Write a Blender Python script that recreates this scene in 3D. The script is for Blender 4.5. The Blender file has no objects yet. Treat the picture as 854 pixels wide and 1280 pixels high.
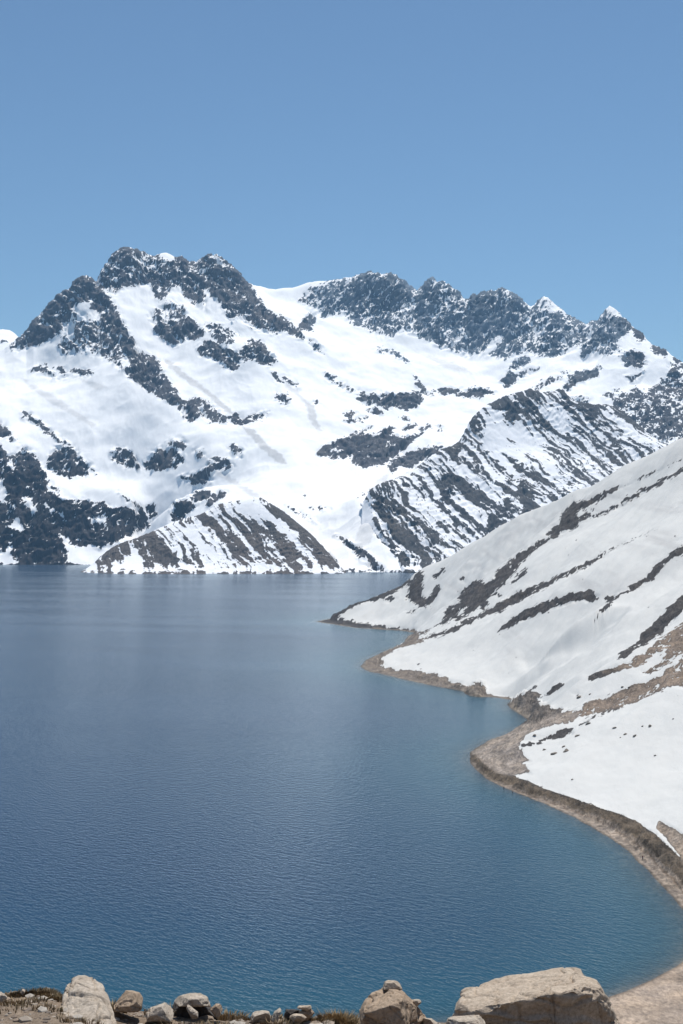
import bpy, bmesh, math, random
import numpy as np
from mathutils import Vector

random.seed(7)
SC = bpy.context.scene
COL = SC.collection
# ------------------------------------------------------------------ survey
# The place was laid out from bearings taken at the viewpoint: u, v are the
# bearing and elevation of a point in units of 1/1778 rad about (427, 660),
# y its distance ahead in metres.  The lake surface is z = 0.
H, F, U0, V0 = 120.0, 1778.0, 427.0, 660.0

def at(u, v, y):
    return ((u - U0) / F * y, y, H + (V0 - v) / F * y)

def lake_y(v):
    return H * F / (v - V0)

# ------------------------------------------------------------------ noise
def _hash(ix, iy, iz, seed):
    h = (ix.astype(np.uint32) * np.uint32(374761393)
         + iy.astype(np.uint32) * np.uint32(668265263)
         + iz.astype(np.uint32) * np.uint32(2147483647 ^ 1013904223)
         + np.uint32(seed * 974711 + 12345))
    h ^= h >> np.uint32(13)
    h *= np.uint32(1274126177)
    h ^= h >> np.uint32(16)
    h *= np.uint32(2246822519)
    h ^= h >> np.uint32(13)
    return h

def noise3(x, y, z, seed=0):
    x = np.asarray(x, np.float64); y = np.asarray(y, np.float64); z = np.asarray(z, np.float64)
    x, y, z = np.broadcast_arrays(x, y, z)
    fx, fy, fz = np.floor(x), np.floor(y), np.floor(z)
    ix, iy, iz = fx.astype(np.int64), fy.astype(np.int64), fz.astype(np.int64)
    tx = (x - fx).astype(np.float32); ty = (y - fy).astype(np.float32); tz = (z - fz).astype(np.float32)
    sx = tx * tx * tx * (tx * (tx * 6 - 15) + 10)
    sy = ty * ty * ty * (ty * (ty * 6 - 15) + 10)
    sz = tz * tz * tz * (tz * (tz * 6 - 15) + 10)
    def g(dx, dy, dz):
        h = _hash(ix + dx, iy + dy, iz + dz, seed)
        gx = (h & np.uint32(1023)).astype(np.float32) / 511.5 - 1
        gy = ((h >> np.uint32(10)) & np.uint32(1023)).astype(np.float32) / 511.5 - 1
        gz = ((h >> np.uint32(20)) & np.uint32(1023)).astype(np.float32) / 511.5 - 1
        return gx * (tx - dx) + gy * (ty - dy) + gz * (tz - dz)
    def lx(dy, dz):
        a = g(0, dy, dz)
        return a + sx * (g(1, dy, dz) - a)
    a = lx(0, 0); a = a + sy * (lx(1, 0) - a)
    b = lx(0, 1); b = b + sy * (lx(1, 1) - b)
    return (a + sz * (b - a)) * 1.5          # about -1..1, std ~.35

def fbm(x, y, z, octaves=4, seed=0, gain=.5, ridged=False):
    s = 0; amp = 1.0; tot = 0
    for o in range(octaves):
        n = noise3(x, y, z, seed + o * 17)
        if ridged:
            n = 1 - 2 * np.abs(n) ** .8
        s = s + n * amp; tot += amp
        amp *= gain; x = x * 2.03 + 5.1; y = y * 2.03 + 1.7; z = z * 2.03 + 9.2
    return s / (tot if ridged else math.sqrt(tot))

def unit(a):
    return (a - a.mean()) / (a.std() + 1e-9)

def sstep(a, b, x):
    t = np.clip((x - a) / (b - a), 0, 1)
    return t * t * (3 - 2 * t)

# ------------------------------------------------------------------ polygons
def poly_sd(px, py, poly):
    """signed distance, positive inside"""
    P = np.array(poly, float); Q = np.roll(P, -1, 0)
    d2 = np.full(px.shape, 1e18); ins = np.zeros(px.shape, bool)
    for (ax, ay), (bx, by) in zip(P, Q):
        ex, ey = bx - ax, by - ay
        L = ex * ex + ey * ey + 1e-12
        t = np.clip(((px - ax) * ex + (py - ay) * ey) / L, 0, 1)
        d2 = np.minimum(d2, (px - ax - t * ex) ** 2 + (py - ay - t * ey) ** 2)
        if ay != by:
            c = ((ay > py) != (by > py)) & (px < (bx - ax) * (py - ay) / (by - ay) + ax)
            ins ^= c
    d = np.sqrt(d2)
    return np.where(ins, d, -d)

def cover(u, v, polys, w):
    """how much of the ground the outcrops in polys take up, 0..1"""
    R = np.zeros(u.shape, np.float32)
    for a, poly in polys:
        P = np.array(poly, float)
        m = ((u > P[:, 0].min() - w - 2) & (u < P[:, 0].max() + w + 2)
             & (v > P[:, 1].min() - w - 2) & (v < P[:, 1].max() + w + 2))
        if not m.any():
            continue
        sd = poly_sd(u[m], v[m], poly)
        k = sstep(-w, w, sd)
        r = R[m]
        if a >= 0:
            r = np.maximum(r, a * k)
        else:                                    # a snow patch inside an outcrop
            r = r * (1 + a * k)
        R[m] = r
    return R

# ------------------------------------------------------------------ terrain
def tps_fit(P, lam=1e-4):
    P = np.array(P, float)
    c = P[:, :2].mean(0); s = 1000.0
    X = (P[:, :2] - c) / s
    n = len(X)
    d = np.linalg.norm(X[:, None] - X[None], axis=2)
    K = np.where(d > 0, d * d * np.log(d + 1e-12), 0) + lam * np.eye(n)
    A = np.zeros((n + 3, n + 3)); A[:n, :n] = K; A[:n, n] = 1; A[:n, n + 1:] = X
    A[n, :n] = 1; A[n + 1:, :n] = X.T
    b = np.zeros(n + 3); b[:n] = P[:, 2]
    w = np.linalg.solve(A, b)
    def ev(x, y):
        sh = x.shape; q = (np.stack([x.ravel(), y.ravel()], 1) - c) / s
        out = np.empty(len(q))
        for i in range(0, len(q), 20000):
            qq = q[i:i + 20000]
            d2 = ((qq[:, None] - X[None]) ** 2).sum(2)
            out[i:i + 20000] = (.5 * d2 * np.log(d2 + 1e-20)) @ w[:n] + w[n] + qq @ w[n + 1:]
        return out.reshape(sh)
    return ev

def cubic_up(a, xi, axis):
    a = np.moveaxis(a, axis, 0); n = a.shape[0]
    i = np.clip(np.floor(xi).astype(int), 0, n - 2); t = (xi - i).reshape((-1,) + (1,) * (a.ndim - 1))
    p0 = a[np.clip(i - 1, 0, n - 1)]; p1 = a[i]; p2 = a[i + 1]; p3 = a[np.clip(i + 2, 0, n - 1)]
    r = p1 + .5 * t * (p2 - p0 + t * (2 * p0 - 5 * p1 + 4 * p2 - p3 + t * (3 * (p1 - p2) + p3 - p0)))
    return np.moveaxis(r, 0, axis)

def smooth_rows(a, n):
    for _ in range(n):
        a = .25 * np.roll(a, 1, 0) + .5 * a + .25 * np.roll(a, -1, 0)
    return a

def landform(ctrl, urange, yrange, ncol, nrow, skyline=None, crest=None, sigma=260,
             vmax=740, zfun=None, row_m=16.0, nfine=900):
    """height field on rays from the viewpoint: returns arrays U, Y, Z (ncol, nrow)"""
    ev = tps_fit([at(*p) if len(p) == 3 else p[:3] for p in ctrl])
    U = np.linspace(urange[0], urange[1], ncol); S = (U - U0) / F
    # rows: geometric spacing in distance
    y = np.exp(np.linspace(math.log(yrange[0]), math.log(yrange[1]), nfine))
    nc, nr = 110, 220
    Sc = np.linspace(S[0], S[-1], nc); yc = np.exp(np.linspace(math.log(yrange[0]), math.log(yrange[1]), nr))
    Zc = ev(Sc[:, None] * yc[None], np.broadcast_to(yc[None], (nc, nr)))
    Z = cubic_up(cubic_up(Zc, np.linspace(0, nc - 1, ncol), 0), np.linspace(0, nr - 1, nfine), 1)
    if skyline:
        su, sv = np.array(skyline, float).T
        vt = np.interp(U, su, sv)
        cu, cy = np.array(crest, float).T
        yc_ = np.interp(U, cu, cy)
        wgt = np.exp(-((y[None] - yc_[:, None]) / sigma) ** 2)
        for _ in range(4):
            V = V0 - F * (Z - H) / y[None]
            e = V.min(1) - vt
            Z = Z + (e / F)[:, None] * y[None] * wgt
    if zfun:
        Z = zfun(S[:, None] * y[None], np.broadcast_to(y[None], Z.shape), Z)
    V = np.clip(V0 - F * (Z - H) / y[None], 200, vmax)
    w = np.abs(np.diff(V, axis=1)) / 1.0 + np.diff(y)[None] / row_m
    w = smooth_rows(w, 12) + .02
    c = np.concatenate([np.zeros((ncol, 1)), np.cumsum(w, 1)], 1)
    t = np.linspace(0, 1, nrow)
    Yr = np.empty((ncol, nrow)); Zr = np.empty((ncol, nrow))
    for i in range(ncol):
        Yr[i] = np.interp(t * c[i, -1], c[i], y)
        Zr[i] = np.interp(Yr[i], y, Z[i])
    return np.broadcast_to(U[:, None], Yr.shape), Yr, Zr

def normals(X, Y, Z):
    P = np.stack([X, Y, Z], -1)
    a = np.gradient(P, axis=0); b = np.gradient(P, axis=1)
    n = np.cross(a, b); n /= np.linalg.norm(n, axis=-1, keepdims=True) + 1e-12
    n[n[..., 2] < 0] *= -1
    return n

def grid_mesh(name, X, Y, Z, mat, attrs=None, colors=None, flip=False):
    n, m = X.shape
    me = bpy.data.meshes.new(name)
    co = np.stack([X, Y, Z], -1).reshape(-1, 3).astype(np.float32)
    idx = np.arange(n * m).reshape(n, m)
    q = np.stack([idx[:-1, :-1], idx[1:, :-1], idx[1:, 1:], idx[:-1, 1:]], -1).reshape(-1, 4)
    me.vertices.add(len(co)); me.vertices.foreach_set('co', co.ravel())
    me.loops.add(q.size); me.loops.foreach_set('vertex_index', q.ravel().astype(np.int32))
    me.polygons.add(len(q)); me.polygons.foreach_set('loop_start', np.arange(0, q.size, 4, dtype=np.int32))
    me.update(calc_edges=True)
    me.polygons.foreach_set('use_smooth', np.ones(len(q), bool))
    for k, a in (attrs or {}).items():
        at_ = me.attributes.new(k, 'FLOAT', 'POINT'); at_.data.foreach_set('value', a.reshape(-1).astype(np.float32))
    for k, a in (colors or {}).items():
        at_ = me.attributes.new(k, 'FLOAT_COLOR', 'POINT')
        c4 = np.concatenate([a.reshape(-1, 3), np.ones((n * m, 1))], 1).astype(np.float32)
        at_.data.foreach_set('color', c4.ravel())
    me.materials.append(mat)
    o = bpy.data.objects.new(name, me); COL.objects.link(o)
    return o

def tag(o, label, cat, group=None, kind=None):
    o['label'] = label; o['category'] = cat
    if group: o['group'] = group
    if kind: o['kind'] = kind
    return o

# ------------------------------------------------------------------ materials
def new_mat(name):
    m = bpy.data.materials.new(name); m.use_nodes = True
    nt = m.node_tree; nt.nodes.clear()
    return m, nt, nt.nodes, nt.links

def N(nt, typ, **kw):
    n = nt.nodes.new(typ)
    for k, v in kw.items():
        if hasattr(n, k): setattr(n, k, v)
        else: n.inputs[k].default_value = v
    return n

def mathn(nt, op, a, b=None, c=None, clamp=False):
    n = nt.nodes.new('ShaderNodeMath'); n.operation = op; n.use_clamp = clamp
    for i, x in enumerate((a, b, c)):
        if x is None: continue
        if isinstance(x, (int, float)): n.inputs[i].default_value = x
        else: nt.links.new(x, n.inputs[i])
    return n.outputs[0]

def mixc(nt, fac, a, b, mode='MIX'):
    n = nt.nodes.new('ShaderNodeMix'); n.data_type = 'RGBA'; n.blend_type = mode
    for s, x in ((n.inputs[0], fac), (n.inputs[6], a), (n.inputs[7], b)):
        if isinstance(x, (int, float)): s.default_value = x
        elif isinstance(x, tuple): s.default_value = (*x, 1)
        else: nt.links.new(x, s)
    return n.outputs[2]

def noise_tex(nt, scale, detail=6, rough=.6, vec=None, dim='3D'):
    n = nt.nodes.new('ShaderNodeTexNoise')
    n.inputs['Scale'].default_value = scale; n.inputs['Detail'].default_value = detail
    n.inputs['Roughness'].default_value = rough
    if vec is not None: nt.links.new(vec, n.inputs['Vector'])
    return n.outputs[0]

def snow_rock_mat(name, fine, rough_amt, snow=(.90, .905, .92), dirt_shade=.10, edge=.6, lean=-38, cups=.05):
    """snow over rock: the plan of the outcrops is a mesh attribute, the broken edge is noise"""
    m, nt, nodes, links = new_mat(name)
    geo = nodes.new('ShaderNodeNewGeometry'); pos = geo.outputs['Position']
    rock = N(nt, 'ShaderNodeAttribute', attribute_name='rock').outputs['Fac']
    tint = N(nt, 'ShaderNodeAttribute', attribute_name='tint').outputs['Color']
    mp = nodes.new('ShaderNodeMapping'); links.new(pos, mp.inputs['Vector'])
    mp.inputs['Rotation'].default_value = (0, math.radians(lean), 0); mp.inputs['Scale'].default_value = (1.5, .8, .5)
    strk = mp.outputs[0]
    n1 = noise_tex(nt, fine, 5, .65, strk)
    r = mathn(nt, 'ADD', rock, mathn(nt, 'MULTIPLY', mathn(nt, 'SUBTRACT', n1, .5), edge))
    r = mathn(nt, 'MULTIPLY_ADD', mathn(nt, 'SUBTRACT', r, .5), 9.0, .5, clamp=True)
    n2 = noise_tex(nt, fine * 2.2, 5, .65, strk)
    n3 = noise_tex(nt, fine * .22, 4, .6, pos)
    rk = mixc(nt, 1.0, tint, mixc(nt, mathn(nt, 'MULTIPLY_ADD', n2, 1.9, -.45, clamp=True), (.5, .5, .52), (1.6, 1.55, 1.5)), 'MULTIPLY')
    rk = mixc(nt, 1.0, rk, mixc(nt, mathn(nt, 'MULTIPLY_ADD', n3, 2.0, -.5, clamp=True), (.75, .77, .82), (1.2, 1.15, 1.08)), 'MULTIPLY')
    grit_shade = N(nt, 'ShaderNodeAttribute', attribute_name='dirt_shade').outputs['Fac']
    sn = mixc(nt, mathn(nt, 'MULTIPLY', mathn(nt, 'MULTIPLY_ADD', n3, 2.4, -.95, clamp=True), dirt_shade), snow, (.55, .52, .48))
    sn = mixc(nt, mathn(nt, 'MULTIPLY', grit_shade, mathn(nt, 'MULTIPLY_ADD', n1, .8, .5, clamp=True), clamp=True), sn, (.42, .41, .40))
    colr = mixc(nt, r, sn, rk)
    b = nodes.new('ShaderNodeBsdfPrincipled')
    links.new(colr, b.inputs['Base Color'])
    b.inputs['Roughness'].default_value = .85
    b.inputs['Specular IOR Level'].default_value = .12
    bmp = nodes.new('ShaderNodeBump'); bmp.inputs['Distance'].default_value = rough_amt
    hgt = mathn(nt, 'MULTIPLY', n2, mathn(nt, 'MULTIPLY_ADD', r, 1 - cups, cups))
    links.new(hgt, bmp.inputs['Height']); bmp.inputs['Strength'].default_value = 1.0
    links.new(bmp.outputs[0], b.inputs['Normal'])
    out = nodes.new('ShaderNodeOutputMaterial'); links.new(b.outputs[0], out.inputs[0])
    return m

M_FAR = snow_rock_mat('snow_and_rock_far', .075, 2.5, snow=(.955, .95, .94), dirt_shade=.05)
M_SPUR = snow_rock_mat('snow_and_rock_spur', .08, 2.5, snow=(.86, .865, .88), dirt_shade=.08)
M_NEAR = snow_rock_mat('snow_and_scree', .30, 1.0, snow=(.61, .605, .58), dirt_shade=.16, edge=.6, cups=.16)

# ------------------------------------------------------------------ mountains
exec_layers = []

def build_mountain(name, ctrl, urange, yrange, ncol, nrow, skyline, crest, polys, mat, label,
                   sigma=260, w=3.6, warp=1.2, noise_fn=None, rib_fn=None, facet_lean=-.75, ledge_k=.3, base=0.0, zfun=None, tracks=None,
                   relief=(14, 3), tint_fn=None, lam_relief=130, vmax=735):
    U, Y, Z = landform(ctrl, urange, yrange, ncol, nrow, skyline, crest, sigma, vmax, zfun)
    X = (U - U0) / F * Y
    V = V0 - F * (Z - H) / Y
    su, sv = np.array(skyline, float).T
    def outcrops(u, v, w):
        return np.maximum(cover(u, np.maximum(v, np.interp(u, su, sv) + 5), polys, w), base)
    # rough amount of rock first, so crags stand out of the snow
    R0 = outcrops(U, V, 6.0)
    n = normals(X, Y, Z)
    L = lam_relief
    fc = facets(X, Y, Z, L * .75, 5, facet_lean)
    rd = 1.1 * fc + .5 * unit(fbm(X / L, Y / L, Z / (L * 2.4), 5, 3, .5, ridged=True))
    sm = unit(fbm(X / 240, Y / 240, Z / 340, 3, 9))
    D = rd * relief[0] * np.clip(R0 * 1.15, .03, 1) + sm * relief[1] / .55
    rib = rib_fn(X, Y, Z) if rib_fn else unit(noise_fn(X, Y, Z))
    D = D * .55 + rib * relief[0] * .8 * np.clip((V0 - V - 150) / 120, .3, 1) * np.clip(R0 * 1.2, .02, 1)
    D = D + unit(fbm(X / 95, Y / 130, Z / 260, 4, 19, .5, ridged=True)) * relief[1] * .16
    D = D * sstep(yrange[0], yrange[0] + 60, Y) * (1 - .55 * np.exp(-((V - np.interp(U, su, sv)) / 9) ** 2)) + .16 * relief[0] * R0 * facets(X, Y, Z, L * .2, 15, facet_lean)
    X = X + n[..., 0] * D; Y = Y + n[..., 1] * D; Z = Z + n[..., 2] * D
    u = U0 + F * X / Y; v = V0 - F * (Z - H) / Y
    wx = unit(fbm(X / 30, Y / 30, Z / 30, 4, 21, .6)); wz = unit(fbm(X / 30, Y / 30, Z / 30, 4, 33, .6))
    R = outcrops(u + wx * warp, v + wz * warp, w)
    nn = unit(.55 * rib - .5 * facets(X, Y, Z, L * .4, 9, facet_lean) - .75 * facets(X, Y, Z, L * .15, 29, facet_lean) + .45 * unit(noise_fn(X, Y, Z))) if rib_fn else rib      # snow fills the gullies, ribs stay bare
    ledge = unit(np.clip(n[..., 2] - normals(X, Y, Z)[..., 2], -.35, .35))   # snow lies on the flatter ledges
    R = np.maximum(R, .78 * (1 - sstep(2.0, 7.0, Z + 2.5 * wx)))                  # bare drawdown band
    rock = .5 + .27 * ((R - .5) * 4.7 + (.62 + .95 * np.clip(R * 1.3, 0, 1)) * nn + ledge_k * ledge * sstep(.1, .5, R))
    tint = tint_fn(X, Y, Z, u, v)
    grit_shade = cover(u + wx * .8, v + wz * .8, tracks or [], 1.5)
    o = grid_mesh(name, X, Y, Z, mat, {'rock': rock, 'dirt_shade': grit_shade}, {'tint': tint})
    tag(o, label, 'mountain', kind='structure')
    return o

def range_ribs(X, Y, Z):
    """sharp rock ribs with gullies between them, running down the local fall line"""
    w1 = fbm(X / 110, Y / 110, Z / 110, 3, 55) * 34 + fbm(X / 30, Y / 30, Z / 30, 2, 56) * 7
    back = sstep(5950, 6150, Y) * sstep(-200, -100, X)                    # back ridge: chutes leaning left
    low = (1 - sstep(5150, 5350, Y)) * (1 - sstep(-700, -560, X))         # cliffs over the water: upright columns
    main = np.clip(1 - back - low, 0, 1)
    def ribs(ac, al, sa, sl, seed):
        return unit(fbm((ac + w1) / sa, al / sl, X * 0 + Y / 600, 4, seed, .58, ridged=True))
    r = main * ribs(.75 * X + .66 * Z, .75 * Z - .66 * X, 42, 230, 71) + back * ribs(.88 * X - .47 * Z, .88 * Z + .47 * X, 36, 260, 74) + low * ribs(X, Z, 30, 110, 77)
    return unit(r)

def facets(X, Y, Z, lam, seed, lean=.5):
    """planar fracture faces meeting in sharp edges: folded waves along tilted joints"""
    rn = random.Random(seed); s = 0
    w = [fbm(X / (lam * 1.6), Y / (lam * 1.6), Z / (lam * 2.2), 3, seed + k) for k in range(3)]
    for i in range(8):
        l = lam * .84 ** (i * 1.3); ang = rn.gauss(-lean, .55)
        ph = (X * math.cos(ang) - Z * math.sin(ang)) / l + rn.gauss(0, .35) * Y / l + w[i % 3] * (1.5 + .25 * i) + rn.random() * 9
        t = ph - np.floor(ph); k = rn.uniform(.25, .75)
        s = s + np.where(t < k, t / k, (1 - t) / (1 - k)) * l / lam
    return unit(s)

def iso_noise(X, Y, Z):
    """rubble, and ledges tilted across the face"""
    w1 = fbm(X / 90, Y / 90, Z / 90, 3, 55) * 22
    a = unit(fbm(X / 40, Y / 60, Z / 48, 5, 51, .66))
    c = unit(fbm((X * .9 + Z * .42) / 90, Y / 120, (Z * .9 - X * .42 + w1) / 11, 3, 72, .6))
    return .8 * a + .45 * c

def streak_noise(angle, short, long_):
    ca, sa = math.cos(angle), math.sin(angle)
    def f(X, Y, Z):
        wob = fbm(X / 150, Y / 150, Z / 150, 2, 5) * short * 1.3 + fbm(X / 45, Y / 45, Z / 45, 2, 6) * short * .3
        al = X * ca - Z * sa                      # down the fall line, to the right
        ac = X * sa + Z * ca + wob
        a = unit(fbm(ac / short, al / long_, X * 0, 2, 81, .5))
        c = unit(fbm(ac / (short * .33), al / (long_ * .4), X * 0, 3, 84, .6))
        b = unit(fbm(X / 18, Y / 22, Z / 18, 4, 91, .6))
        return 1.0 * a + .6 * c + .38 * b
    return f

def tint_range(X, Y, Z, u, v):
    t = np.clip(unit(fbm(X / 260, Y / 260, Z / 160, 3, 41)) * .3 + .5, 0, 1)[..., None]
    c = np.array((.066, .069, .080)) * (1 - t) + np.array((.098, .098, .104)) * t
    far = (sstep(375, 400, u) * (1 - sstep(770, 800, u)) * (1 - sstep(450, 480, v)))[..., None]      # distance haze painted into the back ridge rock colour, paler and bluer
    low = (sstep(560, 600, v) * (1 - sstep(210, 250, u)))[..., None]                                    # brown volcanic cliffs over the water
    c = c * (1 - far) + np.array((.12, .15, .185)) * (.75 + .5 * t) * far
    return c * (1 - low) + np.array((.032, .030, .031)) * (.7 + .6 * t) * low

def tint_const(c, c2=None):
    def f(X, Y, Z, u, v):
        t = np.clip(fbm(X / 260, Y / 260, Z / 160, 3, 41) * .9 + .5, 0, 1)[..., None]
        return np.array(c) * (1 - t) + np.array(c2 or c) * t
    return f

# --- the main range: left massif, snow bowl and the blue back ridge
SKY_A = [(-160, 500), (-60, 462), (0, 441), (6, 437), (20, 424), (27, 419), (33, 415), (42, 400), (48, 395), (54, 388), (60, 381), (66, 374), (74, 367),
 (80, 364), (88, 357), (94, 349), (99, 345), (105, 344), (110, 344), (116, 349), (121, 353), (126, 343), (130, 335), (136, 325), (140, 319),
 (145, 313), (150, 310), (157, 308), (163, 309), (170, 309), (175, 313), (180, 314), (187, 318), (193, 319), (200, 317), (207, 316), (215, 318),
 (222, 321), (228, 320), (234, 325), (240, 325), (246, 327), (252, 323), (259, 318), (265, 316), (271, 317), (276, 322), (283, 327), (290, 334),
 (297, 340), (303, 348), (310, 354), (318, 357), (326, 357), (336, 361), (345, 362), (355, 360), (366, 359), (375, 356), (384, 352), (395, 350),
 (405, 350), (418, 349), (430, 347), (440, 345), (452, 341), (458, 342), (464, 338), (470, 340), (478, 341), (486, 341), (494, 344), (502, 348),
 (508, 353), (515, 359), (521, 363), (526, 360), (531, 355), (536, 352), (541, 349), (547, 352), (556, 353), (562, 357), (568, 360), (575, 367),
 (581, 375), (586, 373), (591, 367), (596, 368), (604, 364), (612, 363), (620, 361), (627, 359), (634, 361), (642, 366), (650, 372), (657, 378),
 (664, 383), (669, 379), (674, 374), (680, 371), (686, 373), (692, 379), (700, 386), (708, 392), (716, 396), (724, 402), (732, 404), (740, 401),
 (747, 399), (751, 393), (756, 386), (762, 381), (768, 385), (775, 391), (782, 399), (788, 406), (796, 411), (804, 416), (809, 424), (815, 431),
 (823, 434), (832, 437), (840, 445), (848, 450), (856, 455), (880, 470), (920, 500), (1000, 545)]
CREST_A = [(-160, 5900), (0, 6000), (60, 6050), (105, 6100), (155, 6250), (210, 6300), (265, 6280), (300, 6300), (320, 6500), (400, 6600), (470, 6550), (540, 6500),
 (620, 6450), (680, 6400), (760, 6200), (810, 6050), (854, 5900), (1000, 5600)]

def crest_y(u, crest):
    a = np.array(crest, float); return float(np.interp(u, a[:, 0], a[:, 1]))
def sky_v(u, sky):
    a = np.array(sky, float); return float(np.interp(u, a[:, 0], a[:, 1]))

ctrl_A = []
for u in range(-150, 1000, 18):
    y = crest_y(u, CREST_A); v = sky_v(u, SKY_A)
    p = at(u, v, y); ctrl_A.append((u, v, y))
    ctrl_A.append((p[0] * 1.05, y + 300, p[2] - 260, 0)); ctrl_A.append((p[0] * 1.12, y + 900, p[2] - 750, 0))
ctrl_A += [
 # shoreline and just under it
 *[(u, 706, lake_y(706)) for u in (-150, -100, -40, 0, 30, 60, 90, 120, 150)],
 *[(u, 715.5, lake_y(715.5)) for u in (330, 370, 410, 450, 490, 530, 580, 640, 720, 800, 900, 1000)],
 (180, 704, 4850), (230, 706, 4400), (280, 712, 4080),
 # left cliffs above the water
 (-120, 650, 4850), (-120, 590, 5020), (0, 655, 4800), (0, 610, 4950), (20, 570, 5080), (40, 640, 4850), (45, 600, 5000), (80, 660, 4800), (80, 628, 4880), (120, 665, 4780),
 (120, 632, 4860), (160, 668, 4800), (170, 640, 4880), (60, 590, 5080), (110, 590, 5100), (160, 600, 5080), (200, 610, 5000), (150, 555, 5230), (200, 560, 5160),
 (190, 660, 4760), (215, 650, 4600), (230, 625, 4700), (260, 615, 4780), (280, 640, 4500), (300, 600, 4850),
 # left snow slope
 (-120, 560, 5150), (-120, 510, 5450), (0, 540, 5200), (0, 500, 5480), (20, 460, 5760), (60, 540, 5260), (60, 490, 5520), (60, 450, 5800), (110, 540, 5260), (110, 490, 5480), (120, 455, 5660),
 (160, 520, 5330), (170, 490, 5430), (0, 448, 5900),
 # left face up to its ridge
 (40, 425, 5920), (75, 415, 5890), (75, 390, 5980), (105, 420, 5830), (105, 380, 5960), (130, 420, 5800), (130, 385, 5930), (160, 440, 5680), (180, 460, 5560), (205, 490, 5400),
 (240, 515, 5300), (280, 525, 5260), (320, 522, 5280), (150, 400, 5860), (165, 380, 5980), (200, 440, 5720), (185, 400, 5900), (160, 345, 6150), (200, 345, 6180), (200, 370, 6060),
 (225, 415, 5820), (225, 395, 5900), (225, 436, 5750), (240, 470, 5560), (260, 400, 5900), (270, 430, 5740), (300, 420, 5820), (290, 462, 5580), (320, 455, 5600), (320, 428, 5720),
 (265, 350, 6180), (290, 370, 6080), (310, 390, 5980), (340, 415, 5880), (370, 424, 5860), (300, 400, 5900), (345, 440, 5760), (350, 470, 5560), (360, 505, 5350),
 # dip behind the shoulder of the massif
 (345, 372, 6420), (370, 380, 6360), (390, 410, 6130), (400, 395, 6300),
 # bowl
 (260, 560, 5080), (300, 560, 5020), (340, 570, 4950), (330, 620, 4600), (330, 650, 4400), (380, 540, 5150), (380, 580, 4900), (380, 620, 4560), (380, 660, 4250), (420, 460, 5800), (420, 500, 5500), (420, 545, 5170),
 (420, 590, 4830), (420, 630, 4430), (420, 670, 4180), (450, 440, 6000), (460, 490, 5640), (460, 510, 5520), (460, 540, 5270), (460, 585, 4960), (455, 640, 4200), (468, 690, 3965), (446, 620, 4340), (474, 662, 4085), (484, 690, 3940), (500, 430, 6120),
 (500, 470, 5840), (500, 490, 5690), (500, 512, 5560), (500, 540, 5330), (510, 575, 5100), (520, 620, 4700), (520, 670, 4200), (560, 450, 6050), (560, 485, 5780), (560, 520, 5520), (560, 560, 5200), (600, 460, 6020), (600, 495, 5740),
 (600, 540, 5400), (650, 480, 5850), (640, 455, 6030), (650, 540, 5400), (700, 470, 5800), (700, 500, 5600), (720, 440, 5980), (750, 470, 5760), (760, 440, 5900), (770, 500, 5550), (800, 470, 5680),
 (800, 530, 5350), (820, 500, 5500), (840, 480, 5640), (850, 560, 5150), (900, 530, 5350), (800, 620, 4700), (700, 620, 4700), (900, 620, 4700), (600, 620, 4700),
 # foot of the back ridge cliffs
 (400, 398, 6380), (430, 400, 6330), (470, 420, 6200), (510, 412, 6220), (545, 438, 6150), (580, 445, 6120), (620, 445, 6110), (640, 440, 6100), (680, 447, 6060), (700, 447, 6040), (730, 452, 5960),
 (470, 395, 6380), (540, 395, 6330), (620, 400, 6280), (690, 405, 6240),
]
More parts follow.
